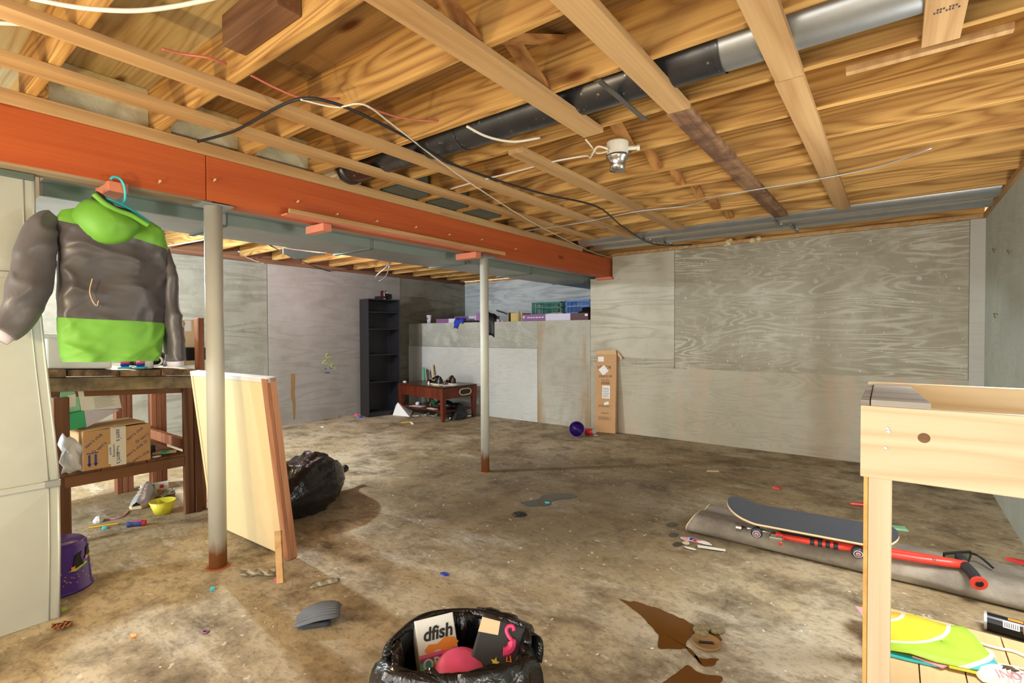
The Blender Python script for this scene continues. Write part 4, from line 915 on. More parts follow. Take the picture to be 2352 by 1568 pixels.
tag(MB().lathe([(.03, 0), (.035, .04), (0, .045)], 10, Matrix.Translation((lx(1142), 6.68, ZL))).build('lilac_cup', M['lavender'], None), 'tiny lilac cup on the ledge right of the coat', 'cup')
tag(MB().lathe([(.025, 0), (.02, .025), (0, .03)], 10, Matrix.Translation((lx(1153), 6.68, ZL))).build('pink_cup', M['skin_pink'], None), 'tiny pink cup beside the lilac cup', 'cup')
def crate(name, label, x0, x1, y0, y1, z0, h, m, px_n):
    t = thing(name, label, 'crate', ((x0+x1)/2, (y0+y1)/2, z0))
    bar = .022
    for (ya, yb) in ((y0, y0+.015), (y1-.015, y1)):
        for z in (0, .36*h, .68*h, h-bar): MB().box(x0, x1, ya, yb, z0+z, z0+z+bar).build('rail', M[m], t)
        n = px_n
        for i in range(n+1):
            x = x0+(x1-x0-.008)*i/n; MB().box(x, x+(.02 if i in (0, n) else .007), ya+.002, yb-.002, z0+.01, z0+h-.01).build('slat', M[m], t)
    for xa in (x0, x1-.015):
        for z in (0, .36*h, .68*h, h-bar): MB().box(xa, xa+.015, y0, y1, z0+z, z0+z+bar).build('rail', M[m], t)
        for i in range(6):
            y = y0+(y1-y0-.01)*i/5; MB().box(xa+.002, xa+.013, y, y+.008, z0+.01, z0+h-.01).build('slat', M[m], t)
    MB().box(x0+.004, x1-.004, y0+.004, y1-.004, z0+.001, z0+.012).build('base', M[m], t)
    return t
crate('crate', 'green slatted plastic crate on the ledge', lx(1226, .6), lx(1292, .6), 7.20, 7.55, ZL+.0, .335, 'crategreen', 20)
crate('crate', 'blue slatted plastic crate at right end of the ledge', lx(1304, .6), lx(1362, .6), 7.18, 7.52, ZL+.0, .34, 'crateblue', 20)
rb = thing('red_bin', 'red plastic tub between green and blue crates', 'tub', (lx(1298, .9), 7.7, ZL))
xx = lx(1292, .95)
MB().box(xx-.1, xx+.16, 7.6, 7.78, ZL+.001, ZL+.31).build('tub_body', M['red'], rb, bevel=.02)
MB().box(xx-.11, xx+.17, 7.59, 7.79, ZL+.31, ZL+.335).build('rim', M['red'], rb, bevel=.008)
tag(MB().lathe([(0, 0), (.16, .0), (.16, .09), (.10, .11), (.10, .16), (0, .17)], 20, Matrix.Translation((lx(1328), 6.98, ZL+.04)) ).build('black_hat', M['black'], None, smooth=True), 'black hat behind the right carton on the ledge', 'hat')

# ------------------------------------------------------------------ carton, cup and bowl by the back wall
ca = thing('tall_carton', 'tall narrow cardboard carton leaning on the back wall', 'box', (-3.23, 6.45, 0))
Mca = frame((-3.388, 6.415, .002), (1, 0, 0), (0, .115, 1.14)) @ Matrix.Rotation(radians(1.6), 4, 'Z')
MB().box(0, .315, 0, 1.10, -.045, 0, Mca).build('carton_body', M['cardboard'], ca, bevel=.003)
MB().prism([(0, 1.1), (.315, 1.1), (.30, 1.17), (.01, 1.155)], -.006, 0, Mca).build('flap', M['cardboard2'], ca)
MB().prism([(.315, 1.10), (.375, 1.03), (.395, 1.05), (.33, 1.14)], -.03, -.02, Mca).build('flap', M['cardboard2'], ca)
for a in ([(.03, 1.00), (.12, 1.0), (.12, 1.07), (.03, 1.07)], [(.04, .885), (.115, .80), (.20, .87), (.125, .95)], [(.105, .48), (.225, .48), (.225, .66), (.105, .66)], [(.145, .38), (.215, .40), (.205, .44), (.135, .42)]):
    MB().prism(a, .0003, .0012, Mca).build('label_sticker', M['paper'], ca)
text('XK812-W', .05, Mca @ Matrix.Translation((.15, .79, .0015)), M['ink'], ca)
text('VEVOR', .07, Mca @ Matrix.Translation((.13, .915, .0002)), M['ink'], ca)
text('Made in China', .022, Mca @ Matrix.Translation((.15, .735, .0015)), M['ink'], ca)
for i in range(14): MB().box(.09+.0095*i, .09+.0095*i+(.003 if i % 3 else .006), .675, .715, .0004, .0012, Mca).build('barcode_bar', M['ink'], ca)
for i in range(7): MB().box(.05, .25-.02*(i % 3), .18+.012*i+(.13 if i > 3 else 0), .184+.012*i+(.13 if i > 3 else 0), .0004, .0012, Mca).build('printed_line', M['ink'], ca)
for i in range(4): MB().prism([(.10+.03*i, .265), (.118+.03*i, .265), (.109+.03*i, .288)], .0004, .0012, Mca).build('printed_symbol', M['ink'], ca)
for i in range(6): MB().box(.115, .215-.01*(i % 2), .50+.024*i, .506+.024*i, .0013, .0018, Mca).build('printed_line', M['ink'], ca)
rc = thing('red_cup', 'small red cup lying at the foot of tall carton', 'cup', (-3.3, 6.1, 0))
Tr = Matrix.Translation((-3.30, 6.15, .055)) @ Matrix.Rotation(radians(78), 4, 'Y') @ Matrix.Rotation(.4, 4, 'X')
MB().lathe([(.052, -.09), (.034, .06), (.03, .055), (.048, -.088)], 16, Tr).build('cup_body', M['red'], rc, smooth=True)
MB().lathe([(.034, .06), (.034, .07), (0, .071)], 16, Tr).build('cup_base', M['silver'], rc)
pb = thing('purple_bowl', 'purple plastic bowl tipped on its side facing the room', 'bowl', (-3.42, 5.95, 0))
Tp = Matrix.Translation((-3.425, 5.97, .106)) @ Vector((0, 0, 1)).rotation_difference(Vector((.5, -.86, .12))).to_matrix().to_4x4()
MB().lathe([(.105, .03), (.098, .034), (.08, 0), (.066, -.035), (.0, -.04)], 26, Tp).build('bowl_inside', M['purple'], pb, smooth=True)
MB().lathe([(.105, .03), (.088, 0), (.07, -.05), (0, -.055)], 26, Tp).build('bowl_outside', M['purple'], pb, smooth=True)
MB().tube([Tp @ Vector((.105*cos(q), .105*sin(q), .032)) for q in [2*pi*i/30 for i in range(31)]], .0035, 6).build('rim', M['violet'], pb, smooth=True)

# ------------------------------------------------------------------ bucket by the plenum
bu = thing('purple_bucket', 'upside-down purple halloween bucket with witch hat print by plenum', 'bucket', (-3.70, .70, 0))
Tb = Matrix.Translation((-3.70, .70, 0))
MB().lathe([(.146, .001), (.146, .012), (.137, .018), (.118, .25), (.10, .268), (0, .27)], 32, Tb).build('bucket_body', M['purple'], bu, smooth=True)
def on_bucket(a, z, r=0): # a frame on the bucket's side
    rad = .137-(z-.018)*.082+.0012; n_ = Vector((cos(a), sin(a), .08)).normalized()
    return frame(Vector((-3.70+rad*cos(a), .70+rad*sin(a), z)), (-sin(a), cos(a), 0), (0, 0, 1)) 
for a0, z0, sc in ((.42, .16, 1.0), (.98, .19, .75)):
    T = on_bucket(a0, z0)
    MB().prism([(-.05*sc, -.035*sc), (-.01*sc, -.045*sc), (.05*sc, -.02*sc), (.045*sc, -.01*sc), (0, -.03*sc)], 0, .002, T).build('hat_brim', M['lime'], bu)
    MB().prism([(-.03*sc, -.03*sc), (.03*sc, -.02*sc), (.015*sc, .03*sc), (.02*sc, .055*sc), (-.01*sc, .04*sc)], 0, .003, T).build('hat_crown', M['black'], bu)
    MB().box(-.035*sc, -.015*sc, -.032*sc, -.015*sc, .002, .004, T).build('hat_buckle', M['orange'], bu)
for k in range(26):
    a = random.uniform(-.2, 1.4); z = random.uniform(.05, .13)
    MB().lathe([(.0032, 0), (.002, .001)], 5, on_bucket(a, z)).build('printed_dot', M['pencil'], bu)

# ------------------------------------------------------------------ floor things under the bench
shoe('sneaker', 'grey and black sneaker tipped on the floor under the bench', FP(345, 1140, .002)+Vector((0, 0, 0)), radians(-32), 'silver', 'tan', .36, False)
bw = thing('yellow_bowl', 'small yellow bowl on the floor under the bench', 'bowl', (-4.60, 1.50, 0))
MB().lathe([(.055, .002), (.09, .10), (.085, .10), (.05, .008), (0, .006)], 22, Matrix.Translation((-4.60, 1.49, 0))).build('bowl_shell', M['yellowcup'], bw, smooth=True)
MB().tube([(-4.60+.088*cos(q), 1.49+.088*sin(q), .10) for q in [2*pi*i/24 for i in range(25)]], .003, 6).build('rim', M['yellowcup'], bw)
sbx = thing('snack_carton', 'small white carton with green label on the floor under the bench', 'box', (-5.05, 1.57, 0))
Msb = frame((-5.13, 1.50, .001), (.05, .22, 0), (0, 0, 1))
MB().box(0, .20, 0, .115, -.05, 0, Msb).build('carton_body', M['paper'], sbx, bevel=.002)
MB().box(.045, .10, 0, .114, .0002, .0012, Msb).build('green_band', M['boxgreen'], sbx)
MB().box(.02, .042, 0, .114, .0002, .0012, Msb).build('violet_band', M['violet'], sbx)
text('fruit', .03, Msb @ Matrix.Translation((.073, .057, .0014)) @ Matrix.Rotation(-pi/2, 4, 'Z'), M['white'], sbx)
for x, y, m in ((.13, .05, 'orange'), (.15, .085, 'red'), (.17, .04, 'lime')): MB().lathe([(.018, 0), (.012, .001)], 9, Msb @ Matrix.Translation((x, y, .0004))).build('printed_fruit', M[m], sbx)
sd = thing('screwdriver', 'screwdriver with dark and red handle on the floor by the bench', 'screwdriver', FP(315, 1203, 0))
a, b = FP(293, 1204, .022), FP(334, 1200, .022)
MB().tube([a, a.lerp(b, .2), a.lerp(b, .5), a.lerp(b, .85), b], [.022, .014, .019, .021, .014], 12).build('handle', M['blueink'], sd, smooth=True)
MB().tube([a.lerp(b, .85), b+(b-a)*.02], [.0225, .02], 12).build('handle_end', M['red'], sd)
MB().tube([a, a-(b-a)*.55], [.006, .005], 8).build('shaft', M['chrome'], sd)
MB().tube([a.lerp(b, .4)+Vector((0, 0, .012)), a.lerp(b, .8)+Vector((0, 0, .014))], .011, 8).build('grip_inlay', M['magenta'], sd)
tag(MB().tube([FP(203, 1212, .007), FP(272, 1202, .007)], .007, 6).build('pencil', M['pencil'], None), 'yellow pencil on the bright floor before the bench', 'pencil')
cable('earphones', 'white and pink earphone cord on floor beside the sneaker', [FP(225, 1197, .01), FP(238, 1192, .006), FP(262, 1191, .006), FP(282, 1185, .006), FP(296, 1172, .006)], .005, 'skin_pink')
tag(MB().lathe([(0, 0), (.03, .003), (.034, .02), (.015, .045), (0, .048)], 8, Matrix.Translation(FP(226, 1199))).build('plastic_piece', M['white'], None), 'small white plastic piece left of the pencil by bench', 'plastic')
tag(MB().lathe([(0, 0), (.017, .008), (.02, .02), (.012, .034), (0, .038)], 12, Matrix.Translation(FP(433, 1177))).build('blue_ball', M['teal'], None, smooth=True), 'little blue ball at the foot of the bench leg', 'ball')
cwp = MB().grid([[FP(365+6*j, 1132-2.2*j+3*i, .015+.03*abs(sin(i*1.5+j))) for j in range(7)] for i in range(5)])
tag(cwp.build('clear_wrapper', M['film'], None, smooth=True, solid=.002), 'crumpled clear wrapper beside the small white carton', 'wrapper')
def bit(name, label, px, py, m, sx=.02, sy=.012, h=.01, a=0, cat='scrap', group=None):
    p = FP(px, py, 0); T = rz(p, a)
    v = [(-sx, -sy*.7, .001), (sx*.8, -sy, .001), (sx, sy*.8, .001), (-sx*.7, sy, .001), (-sx*.8, -sy*.5, h), (sx*.6, -sy*.8, h*.7), (sx*.8, sy*.6, h), (-sx*.5, sy*.8, h*.8)]
    o = MB().add([T @ Vector(q) for q in v], [(0, 1, 2, 3), (4, 5, 6, 7), (0, 1, 5, 4), (1, 2, 6, 5), (2, 3, 7, 6), (3, 0, 4, 7)]).build(name, M[m], None)
    return tag(o, label, cat, group)
bit('chalk_piece', 'turquoise chalk piece below the pencil by the bench', 240, 1214, 'teal', .025, .014, .016)
bit('chalk_piece', 'turquoise chalk piece on the warm floor by the rusty column', 488, 1355, 'teal', .012, .012, .018)
bit('pink_bead', 'pink bead on the floor at the foot of the wood stake', 635, 1334, 'pink', .012, .01, .016, cat='bead')
bit('orange_scrap', 'orange torn scrap on the near left floor', 306, 1461, 'orange', .022, .014, .008)
bit('leaf_scrap', 'yellow-green scrap beside the purple bucket', 147, 1399, 'lime', .02, .012, .006)
bit('white_scrap', 'white scrap right of the purple bucket', 210, 1330, 'white', .025, .014, .012)
bit('blue_scrap', 'blue and brown scrap in the middle of the floor', 1021, 1319, 'bluecloth', .028, .016, .01)
bit('brown_scrap', 'reddish brown wrapper near the middle of the right floor', 1784, 1122, 'red', .035, .025, .02)
bit('tan_scrap', 'tan cardboard scrap on the floor before the back wall', 1637, 1082, 'tan', .07, .03, .006, .6)
bit('blue_scrap', 'tiny bright blue scrap beside the dark puddle', 1257, 1155, 'teal', .02, .012, .01)
bit('white_scrap', 'white scrap before the red cup', 1368, 1000, 'white', .03, .02, .01)
bit('green_wrapper', 'green and white snack wrapper behind the skateboard tail', 2064, 1214, 'mint', .06, .045, .014, .4, cat='wrapper')
bit('red_wrapper', 'red and white wrapper at the right edge of floor', 2336, 1291, 'red', .055, .022, .02, -.2, cat='wrapper')
bit('pink_toy', 'pink toy bit at the foot of the bookcase', 818, 955, 'pink', .03, .025, .04, cat='toy')
bit('blue_toy', 'blue toy bit before the bookcase foot', 829, 959, 'bluecloth', .035, .02, .03, cat='toy')
bit('lilac_toy', 'lilac toy bit at the left wall foot', 778, 957, 'violet', .03, .02, .025, cat='toy')
bit('white_scrap', 'white scrap on the floor left of the bookcase', 740, 981, 'white', .03, .015, .012)
bit('blue_scrap', 'dark blue scrap on the floor right of leaning board', 742, 1070, 'bluecloth', .03, .015, .008)
bit('blue_scrap', 'dark blue scrap nearer to the black trash bag', 757, 1082, 'bluecloth', .03, .012, .006)
bit('white_scrap', 'pale wood splinter right of the leaning board corner', 683, 1280, 'tan', .02, .008, .008)
tag(MB().tube([FP(472, 1450, .004)+Vector((.013*cos(q), .013*sin(q), 0)) for q in [2*pi*i/14 for i in range(15)]], .004, 6).build('purple_ring', M['violet'], None), 'small purple ring on the near floor', 'ring')
for i in range(70):
    px_, py_ = random.uniform(330, 2000), random.uniform(985, 1560)
    if py_ > 1380 and 860 < px_ < 1230: continue
    if py_ < 985+(px_-1400)*.13: continue
    if py_ < 1300 and px_ < 690: continue
    o = bit('paint_chip', 'tiny pale chip scattered on the concrete floor', px_, py_, ('paper', 'tan', 'lavender')[i % 3], random.uniform(.004, .009), .004, .003, random.uniform(0, 3), 'chip', 'pale chips on the floor')
ov_ = thing('dark_puck', 'dark oval puck lying on the wet floor', 'puck', FP(1193, 1182))
MB().lathe([(.05, .001), (.052, .01), (.04, .014), (0, .012)], 16, Matrix.Translation(FP(1193, 1182))).build('disc', M['black'], ov_, smooth=True)
MB().lathe([(.02, .0125), (.018, .02), (0, .021)], 10, Matrix.Translation(FP(1193, 1182))).build('raised_centre', M['black'], ov_)
# crumpled plastic on the floor before the board
cp = MB().grid([[FP(552+9*j, 1322-5*i+1.5*sin(j), .006+.05*abs(sin(j*.9+i*1.1))*(1 if 0 < i < 4 else .2)) for j in range(10)] for i in range(5)])
tag(cp.build('plastic_wrap', M['film'], None, smooth=True, solid=.002), 'crumpled clear plastic wrap between column and stake', 'wrapper')
cp2 = MB().grid([[FP(712+8*j, 1352-4.5*i-2.0*j, .004+.022*abs(sin(j*1.1+i*.9))*(1 if 0 < i < 3 else .2)) for j in range(9)] for i in range(4)])
tag(cp2.build('plastic_wrap', M['film'], None, smooth=True, solid=.002), 'flattened clear plastic wrap right of the wood stake', 'wrapper')
lf = MB()
for k, (x, y) in enumerate(((118, 1438), (130, 1436), (146, 1432))): lf.grid([[FP(x+4*j, y+4*i-6, .006+.022*abs(sin(i*1.2+j+k))) for j in range(6)] for i in range(4)])
tag(lf.build('dry_leaf', M['leaf'], None, smooth=True, solid=.003), 'dry brown leaf at the bottom corner of the plenum', 'leaf')

# puddles and drain
def puddle(label, pts, m):
    P = [FP(x, y) for x, y in pts]; c = sum(P, Vector())/len(P); out = []
    for q in smooth_path(P+[P[0]], 7)[:-1]: out.append(q+(q-c)*(.16*noise.noise(q*9)+.10*noise.noise(q*24)))
    s = MB().prism([(p.x, p.y) for p in out], .0006, .0022)
    return tag(s.build('puddle', M[m], None), label, 'puddle')
puddle('brown rusty puddle spreading around the floor drain', [(1422, 1376), (1480, 1390), (1545, 1412), (1600, 1438), (1652, 1452), (1640, 1478), (1590, 1462), (1575, 1485), (1600, 1510), (1652, 1515), (1640, 1528), (1610, 1530), (1585, 1490), (1545, 1492), (1512, 1487), (1510, 1462), (1480, 1420)], 'puddle')
puddle('brown rusty puddle at the bottom edge of the picture', [(1520, 1568), (1555, 1545), (1580, 1528), (1612, 1548), (1660, 1555), (1640, 1575), (1560, 1590)], 'puddle')
puddle('dark wet patch in the middle of the floor', [(1195, 1153), (1235, 1146), (1252, 1137), (1300, 1134), (1322, 1142), (1270, 1150), (1262, 1160), (1212, 1162)], 'darkwet')
for x, y in ((1540, 1205), (1545, 1228), (1553, 1250)):
    puddle('dark blue spilled paint mark beside the rolled underlay', [(x-10, y), (x, y-5), (x+14, y-2), (x+10, y+4), (x-4, y+5)], 'darkwet')['group'] = 'dark paint marks'
dr = thing('floor_drain', 'round rusty floor drain in the brown puddle', 'drain', FP(1622, 1478))
Td = Matrix.Translation(FP(1622, 1478))
MB().lathe([(.062, .001), (.066, .012), (.056, .014), (.052, .004)], 26, Td).build('drain_ring', M['rust'], dr, smooth=True)
MB().lathe([(.052, .003), (0, .0028)], 26, Td).build('drain_cover', M['olive'], dr)
MB().box(-.03, .03, -.008, .008, .003, .008, Td @ Matrix.Rotation(.5, 4, 'Z')).build('slot', M['darkwet'], dr)
ms = MB()
for k in range(16): ms.lathe([(0, 0), (.02, .004), (.014, .016), (0, .02)], 6, Matrix.Translation(FP(1600+random.uniform(0, 58), 1440+random.uniform(0, 20), .001)))
tag(ms.build('debris_heap', M['olive'], None, smooth=True), 'mossy grey debris heap beside the floor drain', 'debris')

# ------------------------------------------------------------------ grey slipper-like pad
fp_ = thing('foam_pad', 'grey ribbed foam pad with curled underside on the near floor', 'pad', FP(735, 1440))
c0 = FP(733, 1430); ax = (FP(775, 1415)-FP(690, 1425)).normalized(); ay = Vector((-ax.y, ax.x, 0))
rows = []
for i in range(25):
    t = i/24
    row = []
    for j in range(37):
        u = (j/36-.5); rib = .007*abs(sin(j*pi/4)) if .08 < t < .92 else 0
        half = .078*(1-.35*abs(2*t-1)**3)
        x = (t-.5)*.20; z = .05+.018*(1-(2*t-1)**2)-.03*(2*u)**2*.6+.028*(t-.5)+rib
        row.append(c0+ax*x+ay*(2*u*half)+Vector((0, 0, z)))
    rows.append(row)
MB().grid(rows).build('ribbed_top', M['greyfoam'], fp_, smooth=True, solid=.014)
rows = [[c0+ax*(-.085+.14*i/6)+ay*(-.055+.10*j/6)+Vector((0, 0, .012+.018*abs(j/6-.4))) for j in range(7)] for i in range(7)]
MB().grid(rows).build('curled_base', M['greyfoam_dk'], fp_, smooth=True, solid=.018)

# ------------------------------------------------------------------ open trash bag in the foreground
ob = thing('open_trash_bag', 'open black trash bag of rubbish in the foreground', 'bag', (-.98, 1.06, 0))
BC = Vector((-1.03, 1.09, 0)); VD = Vector((.68, -.73, 0)); VR = Vector((.73, .68, 0))
def bagpt(q, r, z):
    fr_ = max(0, -sin(q)); sq = 1-.36*fr_*min(1, max(0, (z-.22)/.2))
    return BC+VR*(r*1.06*cos(q))+VD*(-r*sin(q)*.95*sq)+Vector((0, 0, z))
rows = []
for z, r, k in [(.003, .20, 0), (.06, .25, .3), (.18, .265, .6), (.30, .25, .8), (.40, .225, 1), (.46, .205, 1), (.485, .192, 1), (.475, .178, 1), (.43, .172, 1), (.33, .18, .8), (.28, .16, .5)]:
    row = []
    for j in range(72):
        q = 2*pi*j/72
        front = max(0, -sin(q))
        zz = z
        fold = (.012*sin(q*9+z*9)+.006*sin(q*19-z*14))*(1 if z < .35 else .35)+.03*noise.noise(Vector((cos(q)*3, sin(q)*3, z*4)))
        row.append(bagpt(q, r*(1+.03*sin(3*q))+fold*k, zz+.02*k*noise.noise(Vector((cos(q)*4, sin(q)*4, 9))) if z > .1 else zz))
    rows.append(row)
s = MB().grid(rows, closed=True); s.f.append(tuple(range(72))); s.m.append(0)
s.build('bag_film', M['bag'], ob, smooth=True)
def bagflap(q0, q1, nm, drop, seed):
    rows = []
    for i in range(9):
        t = i/8; row = []
        for j in range(13):
            q = q0+(q1-q0)*j/12
            r = .185+.05*sin(t*pi*.7)+.018*sin(j*1.9+seed)*t; z = .475-drop*t**1.5+.03*sin(t*pi)
            row.append(bagpt(q, r, z))
        rows.append(row)
    MB().grid(rows).build(nm, M['bag'], ob, smooth=True, solid=.003)
bagflap(3.3, 4.6, 'folded_flap', .16, 1); bagflap(.1, 1.3, 'folded_flap', .08, 2); bagflap(4.7, 5.9, 'folded_flap', .14, 4)
MB().tube(smooth_path([bagpt(-.1+.2*i, .194+.006*sin(i*.9), .482+.005*sin(i*.7)) for i in range(18)], 3), [.012+.003*sin(i*.4) for i in range(52)], 8).build('rolled_rim', M['bag'], ob, smooth=True)
# contents
cr = thing('cracker_carton', 'rainbow printed cracker carton standing in the open trash bag', 'carton', BC+Vector((-.05, .02, .2)))
ub = (Vector((0, 0, .80))-VD*.5).normalized(); rb_ = (VR*.93-VD*.32).normalized()
Mcr = frame(FP(988, 1421, .50)-ub*.285, rb_, ub)
MB().box(0, .125, 0, .285, -.06, -.001, Mcr).build('carton_body', M['paper'], cr, bevel=.002)
cols = [('orange', 0, .05), ('red', .05, .10), ('orange', .10, .125), ('pencil', .125, .14), ('lime', .14, .152), ('teal', .152, .166), ('violet', .166, .178), ('pink', .178, .188)]
for m, a, b in cols: MB().box(.001, .124, a, b, -.0008, .0004, Mcr).build('colour_band', M[m], cr)
text('dfish', .052, Mcr @ Matrix.Translation((.066, .238, .0018)), M['black'], cr, bold=.0012, shear=.2)
text('ORS', .042, Mcr @ Matrix.Translation((.048, .158, .0010)), M['white'], cr, bold=.001)
fish = [(.02, .20), (.035, .212), (.06, .208), (.09, .222), (.118, .215), (.13, .20), (.115, .188), (.085, .184), (.06, .194), (.035, .186), (.02, .192)]
MB().prism(fish, .0006, .0016, Mcr).build('fish_shape', M['orange'], cr)
for i in range(4): MB().box(.015+.026*i, .035+.026*i, .085+.006*(i % 2), .112+.006*(i % 2), .0006, .0016, Mcr).build('cracker_shape', M['orange'], cr)
MB().prism([(-.001, -.0), (-.061, 0), (-.061, .285), (-.001, .285)],   .1252, .1262, Mcr @ Matrix(((0, 0, 1, 0), (0, 1, 0, 0), (1, 0, 0, 0), (0, 0, 0, 1)))).build('side_panel', M['greyfoam'], cr)
pbw = thing('pink_bowl', 'pink and red bowl edge sticking up from the trash bag', 'bowl', BC+Vector((.0, 0, .25)))
Tpb = Matrix.Translation(FP(1058, 1550, .40)) @ Vector((0, 0, 1)).rotation_difference((VD*.25+VR*.05+Vector((0, 0, .9)))).to_matrix().to_4x4()
MB().lathe([(.080, 0), (.074, .026), (.06, .042), (.04, .05), (0, .053)], 30, Tpb).build('bowl_dome', M['pink'], pbw, smooth=True)
MB().lathe([(.083, -.03), (.084, -.002), (.079, .003)], 30, Tpb).build('bowl_rim', M['red'], pbw, smooth=True)  # red band colours in the shaded lower half of the pink dome
tb = thing('sticker_pouch', 'black pouch with flamingo and star stickers inside the trash bag', 'pouch', BC+Vector((.05, .05, .25)))
un = Vector((.55, -.60, .58)).normalized(); uu = (Vector((0, 0, 1))-un*un.z).normalized(); ur = uu.cross(un)
Mtb = frame(FP(1070, 1545, .42), ur*.94-uu*.34, uu*.94+ur*.34) @ Matrix.Scale(.82, 4)
MB().box(0, .17, 0, .20, -.02, -.001, Mtb).build('pouch_body', M['rubber'], tb, bevel=.008)
MB().prism([(.0, .135), (.075, .145), (.07, .19), (-.0, .185)], -.0005, .001, Mtb).build('white_sticker', M['tan'], tb)
neck = [(.128, .175), (.12, .188), (.105, .185), (.10, .17), (.112, .155), (.13, .142), (.134, .12), (.122, .105), (.108, .10)]
MB().tube(smooth_path([Mtb @ Vector((a, b, .001)) for a, b in neck], 4), [.006]*20+[.014]*13, 8).build('flamingo_print', M['magenta'], tb)
MB().tube([Mtb @ Vector(p) for p in ((.125, .10, .002), (.13, .075, .002), (.145, .08, .002))], .002, 5).tube([Mtb @ Vector(p) for p in ((.135, .10, .002), (.15, .07, .002))], .002, 5).build('flamingo_legs', M['orange'], tb)
star = [(.09+(.018 if i % 2 == 0 else .008)*sin(i*pi/5), .06+(.018 if i % 2 == 0 else .008)*cos(i*pi/5)) for i in range(10)]
MB().prism(star, .0002, .0015, Mtb).build('star_print', M['yellow_k'], tb)
MB().prism([(.125, .045), (.165, .04), (.145, .065)], .0002, .0015, Mtb).build('triangle_print', M['tan'], tb)

# ------------------------------------------------------------------ right side: pine box table
rbn = thing('pine_box_table', 'new pale pine box table with grey end boards at right', 'table', (.5, 2.2, 0))
YF = 2.06; XL = -.088
MB().box(XL, 1.0 if False else .66, YF, YF+.038, .925, 1.166).build('front_board', M['pine_x'], rbn, bevel=.004)
MB().box(XL, .66, YF+.60, YF+.638, .93, 1.195).build('back_board', M['pine_x'], rbn, bevel=.004)
MB().box(XL+.001, XL+.038, YF+.039, YF+.599, .93, 1.165).build('end_board', M['pine_y'], rbn)
MB().box(XL+.038, .66, YF+.039, YF+.599, .985, .995).build('box_bottom', M['pine_x'], rbn)
MB().prism([(XL, YF), (XL+.025, YF), (XL+.018, YF+.638), (XL, YF+.638)], 1.1665, 1.185).build('top_board', M['grey_wood'], rbn, bevel=.002)
MB().prism([(XL+.028, YF), (.095, YF), (.055, YF+.598), (XL+.02, YF+.598)], 1.1665, 1.187).build('top_board', M['grey_wood'], rbn, bevel=.002)
MB().box(-.066, -.002, YF+.039, YF+.075, .002, .925).build('leg', M['pine_z'], rbn, bevel=.004)
MB().box(-.080, -.067, YF+.045, YF+.135, .002, .925).build('leg', M['pine_y'], rbn, bevel=.003)
MB().box(-.066, -.002, YF+.56, YF+.598, .002, .93).build('leg', M['pine_z'], rbn, bevel=.004)
for x, z in ((-.015, 1.095), (-.012, 1.085), (-.02, 1.03), (.31, 1.045)):
    MB().lathe([(.0065, 0), (.005, .004), (0, .005)], 10, rz((x, YF, z), pi/2, 'X')).build('nail_head', M['silver'], rbn)
MB().lathe([(.016, .0), (.014, .0015), (0, .0016)], 14, rz((.078, YF, 1.075), pi/2, 'X')).build('knot', M['oldblock'], rbn)

# deck of tan boards, kite, bags, cords
dk_ = thing('pallet', 'low deck of tan boards on the floor at lower right', 'pallet', (.3, 2.7, 0))
xs = [-.06, .09, .235, .385, .535, .655]
for i in range(5):
    MB().box(xs[i]+.002, xs[i+1]-.002, 2.30, 3.065, .045, .06).build('board', M['deck'], dk_, bevel=.002)
for y in (2.32, 2.70, 3.02): MB().box(-.04, .65, y, y+.04, .001, .0445).build('bearer', M['brown_x'], dk_)
def zf(v, z): return Vector((v.x, v.y, z))
kt = thing('kite', 'folded yellow, green and teal kite on the tan boards', 'kite', (.15, 2.78, .065))
outl = [(1975, 1388), (2042, 1403), (2100, 1415), (2170, 1431), (2215, 1440), (2238, 1462), (2258, 1487), (2280, 1512), (2298, 1535), (2282, 1546), (2220, 1533), (2150, 1518), (2090, 1503), (2030, 1488)]
P = [FP(x, y, .085) for x, y in outl]; cen = sum(P, Vector())/len(P)
s = MB()
rings = [[cen+(p-cen)*t+Vector((0, 0, .006*sin(p.x*25)*(t))) for p in P] for t in (.02, .35, .7, 1.0)]
s.grid(rings, closed=True)
s.build('kite_sail', M['kite'], kt, smooth=True, solid=.003)
MB().prism([(p.x, p.y) for p in [FP(2030, 1492, .07), FP(2100, 1508, .07), FP(2170, 1526, .07), FP(2150, 1528, .07), FP(2085, 1514, .07), FP(2030, 1500, .07)]], .063, .07).build('teal_fold', M['teal'], kt)
MB().prism([(p.x, p.y) for p in [FP(2095, 1506, .075), FP(2180, 1527, .075), FP(2165, 1532, .075)]], .0705, .076).build('pink_fold', M['skin_pink'], kt)
MB().prism([(p.x, p.y) for p in [FP(2180, 1524, .078), FP(2285, 1548, .078), FP(2272, 1551, .078), FP(2180, 1530, .078)]], .072, .079).build('yellow_edge', M['yellowcup'], kt)
MB().prism([(p.x, p.y) for p in [FP(1964, 1389, .1), FP(2000, 1396, .1), FP(1990, 1422, .1)]], .09, .096).build('pink_tip', M['skin_pink'], kt)
wb2 = thing('white_bag', 'crumpled white bag with red lettering at the lower right corner', 'bag', FP(2320, 1568, .065))
c_ = FP(2320, 1570, .065)
rows = []
for i in range(8):
    t = i/7; rows.append([c_+Vector((.10*cos(q)*(1-t*.75), .075*sin(q)*(1-t*.75), .004+.055*t**.6))+Vector((.01, .01, .006))*noise.noise(Vector((cos(q)*3, sin(q)*3, t*4))) for q in [2*pi*j/28 for j in range(28)]])
MB().grid(rows, closed=True).build('bag_body', M['whitefilm'] if False else M['white'], wb2, smooth=True)
text('INDZS', .045, frame(c_+Vector((.015, -.035, .054)), (1, .35, .02), (-.3, .9, .35)), M['red'], wb2)
